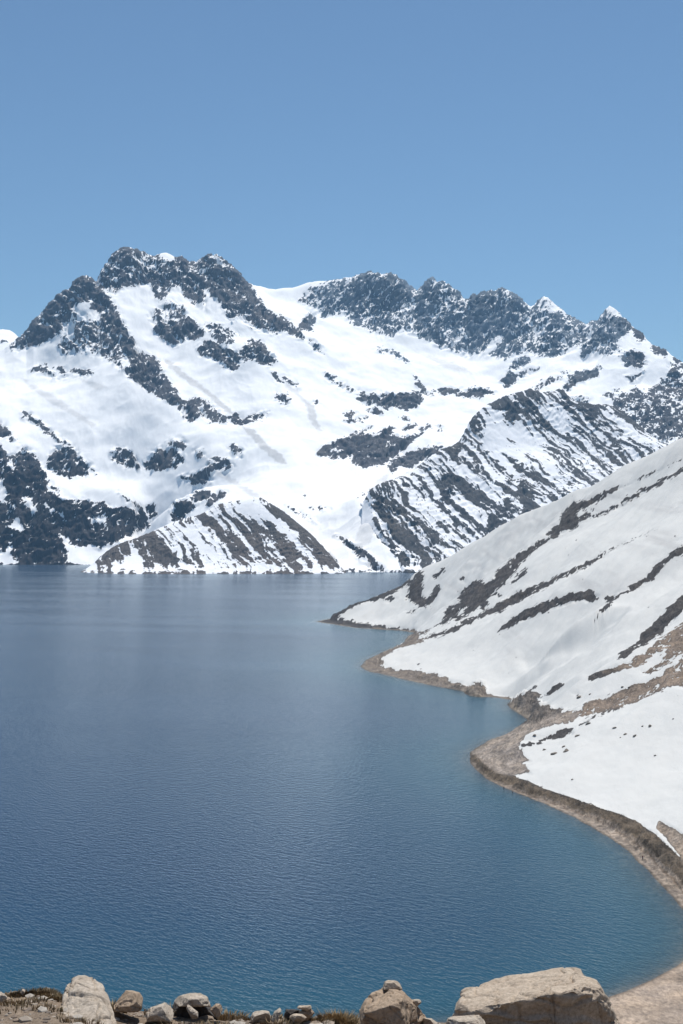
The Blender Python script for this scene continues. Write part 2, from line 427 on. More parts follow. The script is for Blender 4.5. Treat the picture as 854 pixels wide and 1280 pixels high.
RK_A = [
 (.86, [(6,438),(20,425),(42,400),(60,382),(73,368),(94,349),(105,343),(118,350),(130,365),(140,375),(128,385),(118,375),(105,378),(92,385),(90,400),(80,412),(70,420),(58,427),(40,432),(20,437)]),
 (.55, [(92,385),(120,392),(140,420),(160,445),(150,460),(125,445),(105,440),(80,445),(72,432),(85,412)]),
 (.76, [(118,352),(135,370),(150,392),(160,412),(175,437),(195,445),(205,465),(222,490),(232,500),(250,497),(262,500),(270,510),(285,522),(283,530),(265,528),(250,520),(242,528),(228,522),(225,510),(205,500),(190,492),(175,480),(160,470),(150,462),(165,455),(155,440),(145,432),(135,418),(125,402),(120,390),(112,385)]),
 (-.7, [(96,382),(108,378),(122,388),(128,398),(116,402),(98,400)]),
 (.8, [(283,520),(295,515),(305,523),(320,517),(336,516),(330,524),(315,528),(302,533),(290,530)]),
 (.66, [(122,354),(128,338),(137,322),(150,306),(162,304),(175,308),(190,314),(200,318),(225,317),(232,322),(245,322),(258,340),(262,352),(255,365),(260,385),(255,382),(240,378),(228,368),(225,358),(215,362),(205,375),(195,372),(188,355),(170,357),(155,360),(145,366),(135,366)]),
 (-.8, [(196,314),(214,314),(224,321),(212,327),(200,323)]),
 (.76, [(250,325),(258,317),(268,314),(277,320),(292,334),(307,350),(317,362),(322,370),(334,385),(347,393),(360,403),(372,413),(379,424),(368,421),(355,412),(345,417),(330,412),(318,410),(305,400),(295,395),(290,402),(282,392),(278,380),(265,370),(258,358),(255,345),(250,335)]),
 (.84, [(192,410),(200,420),(210,430),(222,433),(232,422),(245,425),(257,418),(250,408),(240,398),(228,392),(222,402),(205,398)]),
 (.5, [(185,395),(200,382),(215,376),(232,384),(235,398),(205,402),(195,408)]),
 (.45, [(255,400),(275,405),(300,418),(292,430),(275,432),(262,420)]),
 (.86, [(247,437),(258,425),(270,430),(285,436),(297,440),(305,430),(315,423),(328,425),(335,437),(346,450),(337,458),(330,455),(320,452),(310,450),(300,452),(298,460),(290,464),(278,457),(268,450),(258,448),(250,445)]),
 (.8, [(338,466),(345,467),(355,480),(348,478),(340,470)]), (.85, [(344,492),(355,490),(364,500),(362,508),(352,505),(345,498)]),
 (.8, [(37,462),(48,457),(58,456),(62,462),(71,471),(62,469),(50,463)]), (.65, [(65,458),(78,458),(84,464),(80,468)]), (.8, [(88,460),(100,461),(115,465),(114,469),(103,469),(90,465)]),
 (.95, [(26,514),(36,515),(46,523),(60,535),(75,548),(88,556),(84,558),(70,550),(55,539),(42,528),(30,521)]),
 (.9, [(-10,522),(6,530),(15,543),(23,554),(15,552),(-10,540)]),
 (.85, [(60,572),(68,558),(80,557),(92,560),(105,575),(112,585),(110,595),(95,595),(80,597),(70,590),(58,588)]),
 (.75, [(138,565),(150,560),(160,562),(172,575),(178,585),(165,585),(150,582),(140,575)]),
 (.98, [(178,582),(188,572),(200,561),(218,562),(231,572),(229,579),(212,586),(195,588),(182,586)]),
 (.85, [(210,554),(228,551),(235,558),(228,562),(216,560)]),
 (.95, [(224,597),(248,591),(257,586),(262,576),(269,574),(284,572),(290,580),(284,588),(268,585),(262,600),(250,607),(238,602)]),
 (.8, [(283,558),(292,554),(303,560),(301,568),(292,566)]), (.8, [(244,565),(252,563),(256,570),(249,572)]),
 (.9, [(237,623),(248,614),(264,614),(263,622),(248,628),(240,627)]), (.9, [(257,631),(265,619),(275,613),(284,616),(275,625),(262,632)]),
 (.98, [(214,652),(216,632),(225,626),(238,627),(246,632),(240,639),(232,646),(225,652)]), (.95, [(182,632),(192,630),(196,643),(188,648)]),
 (.94, [(-140,560),(-60,540),(0,556),(10,572),(20,565),(32,558),(42,570),(50,580),(58,595),(58,612),(70,617),(78,625),(90,626),(110,625),(116,632),(128,627),(140,635),(160,635),(172,640),(178,632),(185,645),(188,657),(165,668),(148,675),(135,680),(125,686),(115,682),(100,684),(92,683),(85,672),(75,668),(83,690),(82,705),(78,712),(30,712),(20,704),(10,690),(-10,690),(-140,712)]),
 (-.8, [(8,576),(14,577),(21,585),(16,589),(6,582)]), (-.85, [(11,657),(22,641),(31,663),(18,662)]), (-.8, [(23,622),(34,619),(49,640),(43,643),(30,631)]),
 (-.85, [(50,628),(58,626),(69,640),(62,639)]), (-.75, [(72,640),(79,638),(86,650),(81,652)]), (-.85, [(-20,600),(4,600),(10,625),(18,632),(-20,622)]), (-.85, [(-20,688),(6,690),(10,680),(20,685),(14,692),(24,708),(-20,710)]), (-.75, [(113,645),(135,648),(133,655),(115,653)]), (-.75, [(42,615),(52,618),(48,622)]),
 (.8, [(45,575),(52,590),(62,600),(72,612),(75,618),(68,612),(58,600),(46,586)]),
 (.7, [(108,578),(122,592),(118,594),(106,582)]), (.6, [(146,610),(160,622),(176,633),(172,635),(154,621)]),
 # back ridge
 (.56, [(428,356),(452,336),(480,336),(508,350),(521,360),(541,345),(565,355),(582,374),(600,360),(630,354),(664,380),(684,367),(710,388),(735,402),(757,380),(782,400),(765,428),(735,440),(718,432),(700,446),(680,446),(650,442),(632,448),(600,444),(575,440),(550,434),(525,420),(500,412),(470,416),(440,404)]),
 (.56, [(372,374),(388,358),(404,355),(420,351),(438,347),(438,365),(431,390),(418,398),(412,395),(402,398),(396,385),(385,382)]),
 (.9, [(372,410),(380,398),(388,392),(395,395),(393,403),(388,408),(391,414),(380,412)]), (.95, [(358,398),(368,408),(376,415),(380,425),(372,424),(360,416)]),
 (.74, [(430,362),(440,347),(452,338),(468,334),(482,336),(497,342),(508,352),(520,361),(515,372),(505,378),(495,388),(485,391),(475,395),(460,396),(445,392),(432,395),(428,385)]),
 (.5, [(432,396),(460,397),(485,392),(510,375),(520,365),(523,385),(520,405),(505,412),(490,420),(465,418),(450,410),(438,405)]),
 (.76, [(521,365),(529,354),(541,345),(553,349),(565,354),(576,366),(582,374),(576,385),(570,400),(565,408),(558,420),(562,432),(550,435),(538,425),(528,415),(522,405),(525,385)]),
 (.6, [(565,372),(582,378),(578,430),(560,434),(560,415)]),
 (.8, [(582,380),(588,368),(610,359),(628,355),(640,362),(652,370),(662,382),(662,400),(660,415),(655,430),(648,440),(638,440),(632,450),(625,444),(630,428),(618,425),(612,438),(603,438),(595,444),(578,442),(576,430),(579,410),(577,395)]),
 (-.8, [(600,445),(614,424),(628,420),(626,428),(616,440)]), (-.85, [(625,352),(633,356),(644,366),(636,368),(629,361)]),
 (.62, [(664,380),(675,371),(685,369),(695,376),(710,388),(725,398),(722,415),(715,425),(708,435),(700,445),(690,447),(685,432),(680,445),(672,448),(668,430),(665,415)]), (-.6, [(676,368),(686,370),(700,384),(708,396),(690,392),(678,378)]),
 (.85, [(634,461),(645,450),(655,445),(665,447),(661,455),(650,461)]), (.95, [(625,475),(635,466),(650,464),(665,462),(674,460),(660,466),(650,473),(640,481),(630,483)]),
 (.74, [(735,428),(742,415),(748,404),(752,393),(757,384),(763,380),(772,388),(783,399),(791,410),(780,420),(770,427),(758,430),(748,433),(738,440),(728,450),(725,440),(730,432)]), (-.8, [(760,376),(768,384),(780,396),(772,396),(764,392),(757,398),(758,388)]),
 (.8, [(790,410),(803,413),(809,424),(800,428),(793,420)]), (.9, [(775,445),(782,440),(795,438),(805,440),(808,455),(800,460),(790,458),(780,458)]), (.8, [(782,470),(795,470),(806,463),(801,471),(788,478)]), (.9, [(812,430),(825,434),(838,442),(832,446),(818,440)]),
 (.95, [(703,489),(711,471),(722,465),(738,462),(750,459),(748,470),(735,474),(722,479),(710,487)]), (.6, [(665,482),(680,474),(695,468),(712,464),(702,473),(687,481),(672,490)]), (.6, [(700,498),(725,494),(740,498),(735,508),(705,508)]),
 (.6, [(768,495),(785,490),(795,483),(808,490),(820,480),(835,466),(838,452),(845,448),(880,465),(930,500),(930,620),(854,575),(830,575),(810,580),(780,580),(775,565),(768,540),(762,520)]),
 (.6, [(752,496),(765,485),(776,487),(768,497)]), (.55, [(760,425),(775,432),(770,445),(755,445),(740,440)]),
 # bowl
 (.9, [(387,427),(398,434),(404,441),(392,438)]), (.9, [(483,436),(497,439),(512,454),(500,449)]), (.75, [(465,437),(480,434),(490,437),(480,440)]), (.9, [(404,466),(415,470),(425,478),(440,485),(452,489),(440,490),(425,484),(412,476)]),
 (.98, [(446,495),(460,492),(480,492),(500,491),(515,489),(529,489),(529,500),(520,509),(508,511),(495,509),(480,508),(465,506),(450,504)]), (.8, [(448,499),(452,488),(459,492),(455,503)]),
 (.85, [(516,468),(526,478),(536,488),(541,495),(532,494),(524,484)]),
 (.9, [(541,487),(556,484),(578,486),(572,491),(555,493)]), (.98, [(571,493),(588,486),(610,486),(619,490),(600,496),(580,497)]),
 (.9, [(458,512),(470,510),(481,514),(475,520),(465,518)]), (.9, [(426,518),(440,514),(447,518),(436,523)]), (.85, [(430,527),(445,523),(464,520),(450,526),(435,529)]), (.8, [(480,510),(490,508),(486,514)]),
 (.97, [(394,564),(408,557),(420,550),(435,546),(450,541),(460,541),(472,543),(480,536),(492,534),(488,545),(500,546),(515,545),(530,542),(515,552),(505,562),(492,572),(485,578),(478,580),(465,582),(450,585),(440,580),(440,570),(430,572),(420,576),(408,570),(398,568)]), (-.7, [(404,562),(428,559),(432,564),(415,568)]),
 (.95, [(485,583),(492,574),(505,568),(520,563),(535,560),(552,556),(548,566),(530,576),(515,584),(500,583),(488,591)]),
 (.85, [(498,524),(508,519),(512,524)]), (.85, [(500,539),(514,530),(522,529),(511,539)]), (.85, [(522,538),(535,530),(543,533),(531,539)]), (.7, [(545,525),(552,533),(556,542),(549,540)]), (.8, [(442,541),(460,534),(466,533),(452,541)]),
 (.8, [(392,501),(398,500),(399,505),(393,506)]), (.7, [(353,469),(366,476),(376,482),(370,483),(358,476)]),
 (.95, [(419,669),(430,673),(452,686),(472,700),(486,716),(468,712),(458,702),(450,700),(440,688)]), (.8, [(384,678),(400,688),(424,702),(412,699),(396,690)]), (.6, [(358,632),(372,638),(398,652),(392,652),(370,643)]),
 (.7, [(385,634),(410,633),(412,636),(388,636)]), (.7, [(378,618),(384,619),(382,622)]), (.8, [(448,620),(458,614),(464,611),(456,619)]),
 (.6, [(440,717),(520,717),(520,714),(440,714)]), (.6, [(330,717),(440,717),(440,714),(330,714)]),
]
# old avalanche tracks, grey with grit
TRACKS = [(.6, [(204,447),(214,452),(234,468),(262,489),(288,511),(292,518),(284,516),(258,494),(228,473),(206,454)]), (.65, [(301,532),(317,537),(334,555),(354,569),(359,581),(343,575),(319,553)]),
 (.6, [(382,502),(394,507),(397,527),(404,539),(395,537),(386,525)]), (.45, [(350,474),(362,482),(386,502),(382,504),(360,487)]), (.4, [(240,560),(280,590),(330,625),(325,627),(275,596)]), (.35, [(20,470),(60,490),(120,530),(115,534),(55,498)]),
 (.4, [(470,600),(485,592),(478,640),(462,680),(440,690),(452,650)]), (.35, [(95,470),(125,480),(135,486),(120,488)]), (.4, [(520,440),(560,450),(600,470),(560,462)])]
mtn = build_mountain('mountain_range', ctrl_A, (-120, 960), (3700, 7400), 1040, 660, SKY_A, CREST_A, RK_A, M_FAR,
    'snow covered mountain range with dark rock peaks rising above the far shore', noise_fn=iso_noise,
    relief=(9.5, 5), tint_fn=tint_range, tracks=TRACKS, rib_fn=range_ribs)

# --- tiny snow summit behind the left ridge
SKY_E = [(-90, 425), (-40, 418), (-10, 414), (3, 412), (12, 413), (18, 417), (26, 424), (40, 438), (70, 460)]
ctrl_E = []
for u in range(-90, 71, 10):
    v = sky_v(u, SKY_E); p = at(u, v, 8300)
    ctrl_E += [(u, v, 8300), (u, v + 60, 7700), (p[0], 8800, p[2] - 350, 0)]
build_mountain('distant_mountain', ctrl_E, (-90, 70), (7700, 8800), 160, 120, SKY_E, [(-90, 8300), (70, 8300)],
    [(.6, [(-60, 435), (0, 426), (12, 424), (0, 432)])], M_FAR, 'small far snow summit peeking out behind the left rock ridge',
    noise_fn=iso_noise, relief=(10, 5), tint_fn=tint_const((.09, .088, .088)))

# --- striped rock spur to the right of the bowl
SKY_B = [(440, 640), (452, 617), (462, 611), (474, 604), (487, 600), (500, 596), (512, 588), (525, 581), (538, 570), (552, 561), (565, 558), (574, 550), (580, 538), (586, 527),
 (594, 517), (602, 509), (612, 503), (622, 500), (632, 495), (645, 491), (655, 490), (662, 486), (672, 489), (682, 490), (692, 486), (700, 485), (708, 491), (716, 498), (728, 503), (742, 505), (762, 505), (776, 512),
 (790, 524), (806, 538), (830, 556), (860, 575), (960, 640)]
CREST_B = [(440, 4150), (462, 4250), (510, 4400), (560, 4520), (600, 4700), (650, 4820), (700, 4880), (760, 4900), (860, 4750), (960, 4500)]
ctrl_B = []
for u in range(440, 960, 16):
    y = crest_y(u, CREST_B); v = sky_v(u, SKY_B); p = at(u, v, y)
    ctrl_B += [(u, v, y), (p[0], y + 160, p[2] - 90, 0), (p[0], y + 420, p[2] - 420, 0)]
ctrl_B += [*[(u, 715.5 + .02 * (u - 480), lake_y(715.5 + .02 * (u - 480)) - 15) for u in range(475, 960, 40)], (440, 720, 3800), (455, 690, 3950), (468, 640, 4160),
 (490, 660, 4060), (520, 670, 4030), (540, 640, 4180), (520, 620, 4270), (560, 600, 4360), (580, 640, 4200), (600, 560, 4530), (600, 600, 4360), (640, 540, 4640), (640, 590, 4420), (640, 640, 4180),
 (690, 530, 4700), (690, 580, 4470), (740, 540, 4720), (740, 590, 4480), (800, 580, 4540), (560, 690, 3960), (700, 660, 4080), (800, 660, 4080)]
RK_B = [
 (.44, [(455,618),(500,592),(550,556),(580,530),(612,498),(660,482),(700,480),(765,500),(860,570),(960,650),(960,740),(470,740),(468,650)]),
 (.9, [(465,613),(478,618),(490,645),(503,665),(515,690),(532,708),(508,706),(490,685),(478,660),(468,640)]),
 (.82, [(612,506),(622,497),(640,489),(660,484),(676,488),(676,514),(668,521),(654,513),(650,524),(640,533),(630,521),(618,515)]), (-.85, [(618,514),(628,512),(634,520),(624,522)]), (.9, [(670,526),(685,518),(690,535),(675,541)]),
 (.85, [(690,486),(700,482),(712,494),(740,502),(765,504),(760,512),(745,514),(750,540),(735,530),(720,515),(705,510)]),
 (.75, [(578,545),(583,530),(594,540),(590,552),(576,556)]), (.8, [(552,562),(575,550),(578,570),(560,575)]),
 (-.75, [(612,520),(630,535),(652,528),(664,550),(650,600),(618,600),(600,575),(604,545)]), (.8, [(590,548),(604,560),(625,582),(650,600),(640,602),(616,585),(598,566)]), (.75, [(620,562),(640,570),(665,592),(690,608),(680,610),(650,592)]),
 (-.55, [(650,560),(670,545),(690,575),(700,600),(680,590)]),
 (.96, [(604,660),(612,643),(624,640),(633,655),(622,664),(606,668)]), (.96, [(627,612),(634,600),(642,598),(640,614),(630,621)]), (.9, [(630,625),(640,620),(640,635),(632,645)]),
 (.96, [(645,597),(656,600),(666,612),(671,630),(668,645),(655,650),(652,635),(648,620)]), (.92, [(548,597),(568,590),(578,600),(566,612),(568,628),(555,636),(543,632),(552,615)]),
 (.8, [(480,640),(500,650),(520,680),(545,700),(560,700),(540,670),(510,640),(490,620)]), (.8, [(560,640),(585,655),(600,670),(590,672),(570,660)]),
 (.75, [(500,712),(540,704),(580,690),(580,725),(500,725)]), (-.8, [(508,706),(530,708),(520,714),(500,713)]),
]
def spur_edge(x, y, Z):
    """the spur's left flank drops away under the snow fan of the bowl"""
    u = U0 + F * x / y
    ue = np.interp(y, [3790, 3850, 3950, 4060, 4150, 4250, 4300], [512, 506, 490, 476, 466, 461, 452])
    return Z - np.maximum(0, ue - u) / F * y * 1.1
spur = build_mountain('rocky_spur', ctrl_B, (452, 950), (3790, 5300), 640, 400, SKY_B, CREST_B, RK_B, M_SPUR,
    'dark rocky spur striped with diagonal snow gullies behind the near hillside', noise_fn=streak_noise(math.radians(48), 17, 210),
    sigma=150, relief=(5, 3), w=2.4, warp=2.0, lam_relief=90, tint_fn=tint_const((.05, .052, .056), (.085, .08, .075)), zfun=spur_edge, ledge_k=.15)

# --- low striped moraine at the far shore
SKY_C = [(60, 730), (100, 716), (108, 712), (118, 704), (126, 696), (135, 688), (148, 680), (160, 675), (172, 671), (185, 666), (200, 659), (212, 654), (222, 651), (235, 647), (250, 644), (262, 637), (272, 631), (285, 628), (300, 625), (315, 622),
 (326, 622), (336, 628), (350, 636), (364, 647), (378, 659), (392, 671), (405, 684), (418, 699), (430, 713), (450, 730)]
CREST_C = [(60, 3980), (105, 3990), (150, 4040), (220, 4100), (300, 4120), (330, 4100), (380, 4020), (430, 3860), (450, 3800)]
ctrl_C = []
for u in range(62, 450, 11):
    y = crest_y(u, CREST_C); v = sky_v(u, SKY_C); p = at(u, v, y)
    ctrl_C += [(u, v, y), (p[0], y + 60, p[2] - 22, 0), (p[0], y + 220, p[2] - 150, 0)]
ctrl_C += [(100, 715.2, lake_y(715.2)), (130, 716.5, lake_y(716.5)), *[(u, 717.2, lake_y(717.2)) for u in range(160, 430, 25)], *[(u, 725, 3600) for u in range(60, 460, 40)],
 (160, 695, 3900), (220, 690, 3890), (280, 680, 3900), (280, 655, 4000), (340, 690, 3850), (330, 660, 3960), (380, 692, 3850)]
RK_C = [
 (.43, [(118,706),(150,678),(215,652),(260,636),(325,618),(345,630),(432,712),(425,718),(120,718)]),
 (.93, [(124,702),(130,690),(150,676),(166,672),(168,684),(158,696),(140,705),(126,706)]), (-.85, [(140,712),(158,700),(170,684),(178,700),(170,714)]), (.92, [(168,672),(190,664),(200,672),(215,690),(240,700),(245,706),(225,706),(195,706),(180,695)]),
 (.85, [(262,640),(280,627),(300,622),(325,620),(328,626),(305,630),(280,634)]), (.85, [(218,652),(245,644),(262,636),(264,640),(240,650),(222,655)]),
 (.95, [(318,620),(330,622),(352,637),(378,659),(405,684),(432,714),(404,708),(380,694),(392,690),(372,668),(350,650),(335,634)]),
 (-.9, [(290,632),(318,628),(345,645),(372,668),(362,672),(335,655),(310,645)]), (.92, [(323,644),(340,655),(358,672),(378,695),(362,705),(350,695),(338,672)]), (.85, [(250,650),(262,642),(300,676),(330,702),(318,706),(290,690),(268,668)]), (.85, [(288,642),(300,640),(330,668),(352,704),(335,704),(312,680)]),
 (-.75, [(222,660),(240,655),(270,690),(280,704),(250,690)]), (-.7, [(120,717),(200,709),(300,709),(420,713),(424,716),(300,714),(150,716)]), (.9, [(120,719.5),(430,719.5),(430,715.8),(120,716)]),
]
mor = build_mountain('moraine_hill', ctrl_C, (62, 448), (3600, 4400), 520, 260, SKY_C, CREST_C, RK_C, M_SPUR,
    'low moraine hill striped with brown scree and snow at the far waterline', noise_fn=streak_noise(math.radians(46), 14, 150),
    sigma=70, relief=(2.5, 2), w=2.6, warp=1.5, lam_relief=60, tint_fn=tint_const((.075, .07, .066), (.115, .10, .09)), vmax=726, ledge_k=.15)

# ------------------------------------------------------------------ near shore and hillside
SHORE = [(395,777),(420,781),(445,785),(480,787),(500,788),(519,791),(510,795),(507,799),(505,806),(492,810),(480,815),(468,820),(458,825),(450,833),(456,837),(465,840),(500,848),(540,857),(575,863),(585,868),(600,871),(622,872),(640,875),(634,881),(640,887),
 (650,892),(658,899),(661,905),(645,912),(628,919),(612,925),(598,933),(589,940),(586,948),(590,956),(598,965),(612,976),(640,989),(680,1004),(720,1022),(760,1045),(785,1062),(805,1083),(828,1108),(845,1126),(858,1142),(870,1160),(872,1178),(862,1195),(845,1209),(815,1225),(785,1238),(765,1245),
 (720,1260),(640,1275),(500,1285),(300,1290),(0,1290),(-200,1290)]
shore_xy = [((u - U0) / F * lake_y(v), lake_y(v)) for u, v in SHORE]
# the land polygon: along the shore, round under the viewpoint, back behind the near hill
land_poly = shore_xy + [(-600, 330), (-600, -60), (1500, -60), (1500, 3000), (250, 3000), (120, 2350), (60, 2120), (15, 1980)]

SKY_D = [(395, 778), (405, 773), (415, 767), (425, 762), (435, 757), (447, 752), (460, 748), (475, 744), (490, 738), (502, 732), (511, 726), (518, 718), (530, 711), (545, 703), (560, 696), (580, 686), (600, 673), (625, 658), (650, 645), (675, 633), (700, 622), (750, 598), (800, 573), (854, 547), (920, 515), (1010, 470)]
CREST_D = [(395, 1824), (425, 1850), (460, 1880), (490, 1900), (520, 1910), (560, 1890), (600, 1860), (650, 1810), (700, 1755), (750, 1700), (800, 1650), (854, 1600), (920, 1540), (1010, 1460)]
ctrl_D = []
for u in range(425, 1020, 18):
    y = crest_y(u, CREST_D); v = sky_v(u, SKY_D); p = at(u, v, y)
    ctrl_D += [(u, v, y), (p[0], y + 120, p[2] * .72 - 12, 0), (p[0], y + 420, p[2] * .3 - 30, 0)]
prev = None
for x, y in shore_xy[:-5]:
    if prev:
        n = max(1, int(math.hypot(x - prev[0], y - prev[1]) / 60))
        for i in range(n):
            t = i / n; ctrl_D.append((prev[0] + (x - prev[0]) * t, prev[1] + (y - prev[1]) * t, 0.0, 0))
    prev = (x, y)
ctrl_D += [
 (872, 1100, 470), (890, 1040, 520), (854, 1040, 527), (854, 950, 632), (854, 865, 720), (854, 800, 835), (854, 740, 975), (854, 700, 1080), (854, 620, 1330), (960, 960, 560), (960, 800, 760), (960, 700, 960), (960, 600, 1200),
 (800, 1010, 580), (800, 940, 662), (800, 870, 755), (800, 800, 905), (800, 730, 1080), (800, 660, 1300), (800, 610, 1490),
 (740, 985, 628), (740, 930, 690), (740, 880, 790), (740, 800, 965), (740, 740, 1120), (740, 680, 1330), (740, 640, 1520),
 (690, 960, 665), (690, 910, 750), (690, 860, 860), (690, 800, 1000), (690, 740, 1180), (690, 690, 1390), (690, 655, 1580),
 (660, 960, 685), (640, 955, 705), (620, 950, 725),
 (640, 850, 1040), (640, 800, 1140), (640, 750, 1310), (640, 700, 1540), (600, 850, 1070), (600, 810, 1170), (600, 770, 1300), (600, 730, 1500), (600, 700, 1680),
 (560, 840, 1120), (560, 810, 1210), (560, 785, 1340), (560, 750, 1560), (560, 720, 1740), (520, 838, 1165), (520, 815, 1250), (530, 770, 1640), (530, 745, 1770), (490, 830, 1215), (490, 760, 1790), (460, 768, 1800), (470, 778, 1765),
]
# hill falling from the viewpoint to the beach
for x in (-260, -120, 0, 90, 180, 320, 500):
    for y, z in ((12, 112), (60, 93), (120, 72), (200, 44), (270, 21), (315, 7)):
        ctrl_D.append((x * (.35 + .65 * y / 315), y, z + max(0, x - 120) * .12 * y / 315, 0))
ctrl_D += [(80, 338, 2.0, 0), (60, 330, 2.2, 0), (110, 350, 3.0, 0), (130, 380, 6, 0), (150, 430, 12, 0), (0, 322, 4, 0), (-100, 322, 4, 0), (100, 400, 1.5, 0)]
for p in [(-300, 420), (-100, 420), (-20, 450), (40, 430), (60, 480), (0, 600), (-200, 800), (-20, 850), (0, 1000), (20, 1100), (-60, 1300), (-20, 1500), (-80, 1700), (-200, 1800), (-200, 2100), (0, 2150), (100, 2200)]:
    ctrl_D.append((p[0], p[1], -22, 0))


def shore_sd(x, y):
    """metres inland (+) or out into the lake (-)"""
    return poly_sd(x, y, land_poly)

U, Y, Z = landform(ctrl_D, (-90, 960), (16, 2380), 860, 900, SKY_D, CREST_D, 120, vmax=1300, row_m=7.0, nfine=1100)
X = (U - U0) / F * Y
D = shore_sd(X, Y)
jag = noise3(X / 9, Y / 14, 0, 4) * 1.2 + noise3(X / 40, Y / 50, 0, 8) * 1.5
D = D + jag * np.clip(Y / 900, .25, 1)
beach = np.where(D > 0, np.minimum(.13 * D, .6 + .05 * D), .16 * D)
Z = np.where(D > 0, np.minimum(np.maximum(Z, beach), beach + np.clip(D - 2, 0, None) * .75), np.maximum(beach, -18))
V = V0 - F * (Z - H) / Y

SAND = [(640,1272),(765,1238),(815,1219),(845,1203),(858,1193),(868,1178),(862,1150),(880,1130),(1400,1060),(1400,1500),(-400,1500),(-400,1290),(400,1288)]
BANK = [(588,942),(596,945),(606,956),(620,965),(637,970),(660,976),(680,986),(715,997),(750,1010),(777,1018),(797,1029),(817,1041),(827,1050),(838,1060),(856,1078),(920,1150),(920,1190),(880,1150),(856,1108),(837,1087),(817,1069),(801,1053),(777,1036),(747,1021),(700,1004),(650,986),(612,973),(596,961),(589,951)]
BEACH = [(584,948),(592,953),(612,972),(650,985),(700,1003),(747,1020),(777,1035),(801,1052),(817,1068),(837,1086),(856,1107),(880,1140),(872,1170),(858,1142),(845,1128),(828,1110),(805,1085),(785,1064),(760,1047),(720,1024),(680,1006),(640,991),(612,978),(596,966)]
LINE = [(600,968),(640,984.5),(700,1006),(747,1024),(777,1039),(801,1057),(817,1074),(837,1093),(856,1116),(856,1119),(836,1096),(816,1077),(799,1059.5),(776,1041),(746,1026),(700,1008),(640,986.5)]
TAN1 = [(585,945),(600,930),(625,918),(650,908),(668,900),(690,893),(726,888),(722,897),(690,907),(677,911),(657,919),(650,930),(648,934),(655,945),(664,951),(652,954),(664,966),(650,968),(637,970),(634,974),(612,970),(595,962)]
TAN2 = [(824,1026),(833,1030),(848,1041),(870,1052),(900,1100),(880,1110),(856,1079),(846,1066),(836,1052),(830,1046),(821,1034)]
BROWN = [(757,841),(778,830),(804,816),(827,797),(854,777),(910,740),(960,720),(960,830),(910,850),(856,860),(840,858),(824,865),(807,872),(794,878),(774,884),(745,892),(726,897),(700,905),(690,893),(726,886),(736,877),(753,874),(774,865),(803,854),(828,842),(838,832),(820,838),(808,842),(790,836)]
BLUFF = [(634,881),(642,873),(654,866),(672,864),(676,870),(671,875),(686,881),(690,886),(706,885),(700,892),(688,893),(677,900),(665,904),(658,902),(648,892)]
BLOCK = [(583,866),(586,861),(592,855),(600,853),(606,855),(607.5,866),(600,870),(588,869)]
SPIT = [(448,833),(458,823),(480,813),(503,803),(507,797),(515,787),(525,789),(540,786),(530,793),(520,799),(535,797),(543,797),(520,805),(498,811),(475,822),(484,829),(475,832),(498,838),(520,839),(538,841),(555,847),(571,853),(580,856),(607,855),(607,866),(637,871),(645,878),(600,875),(575,867),(540,860),(500,850),(460,842)]
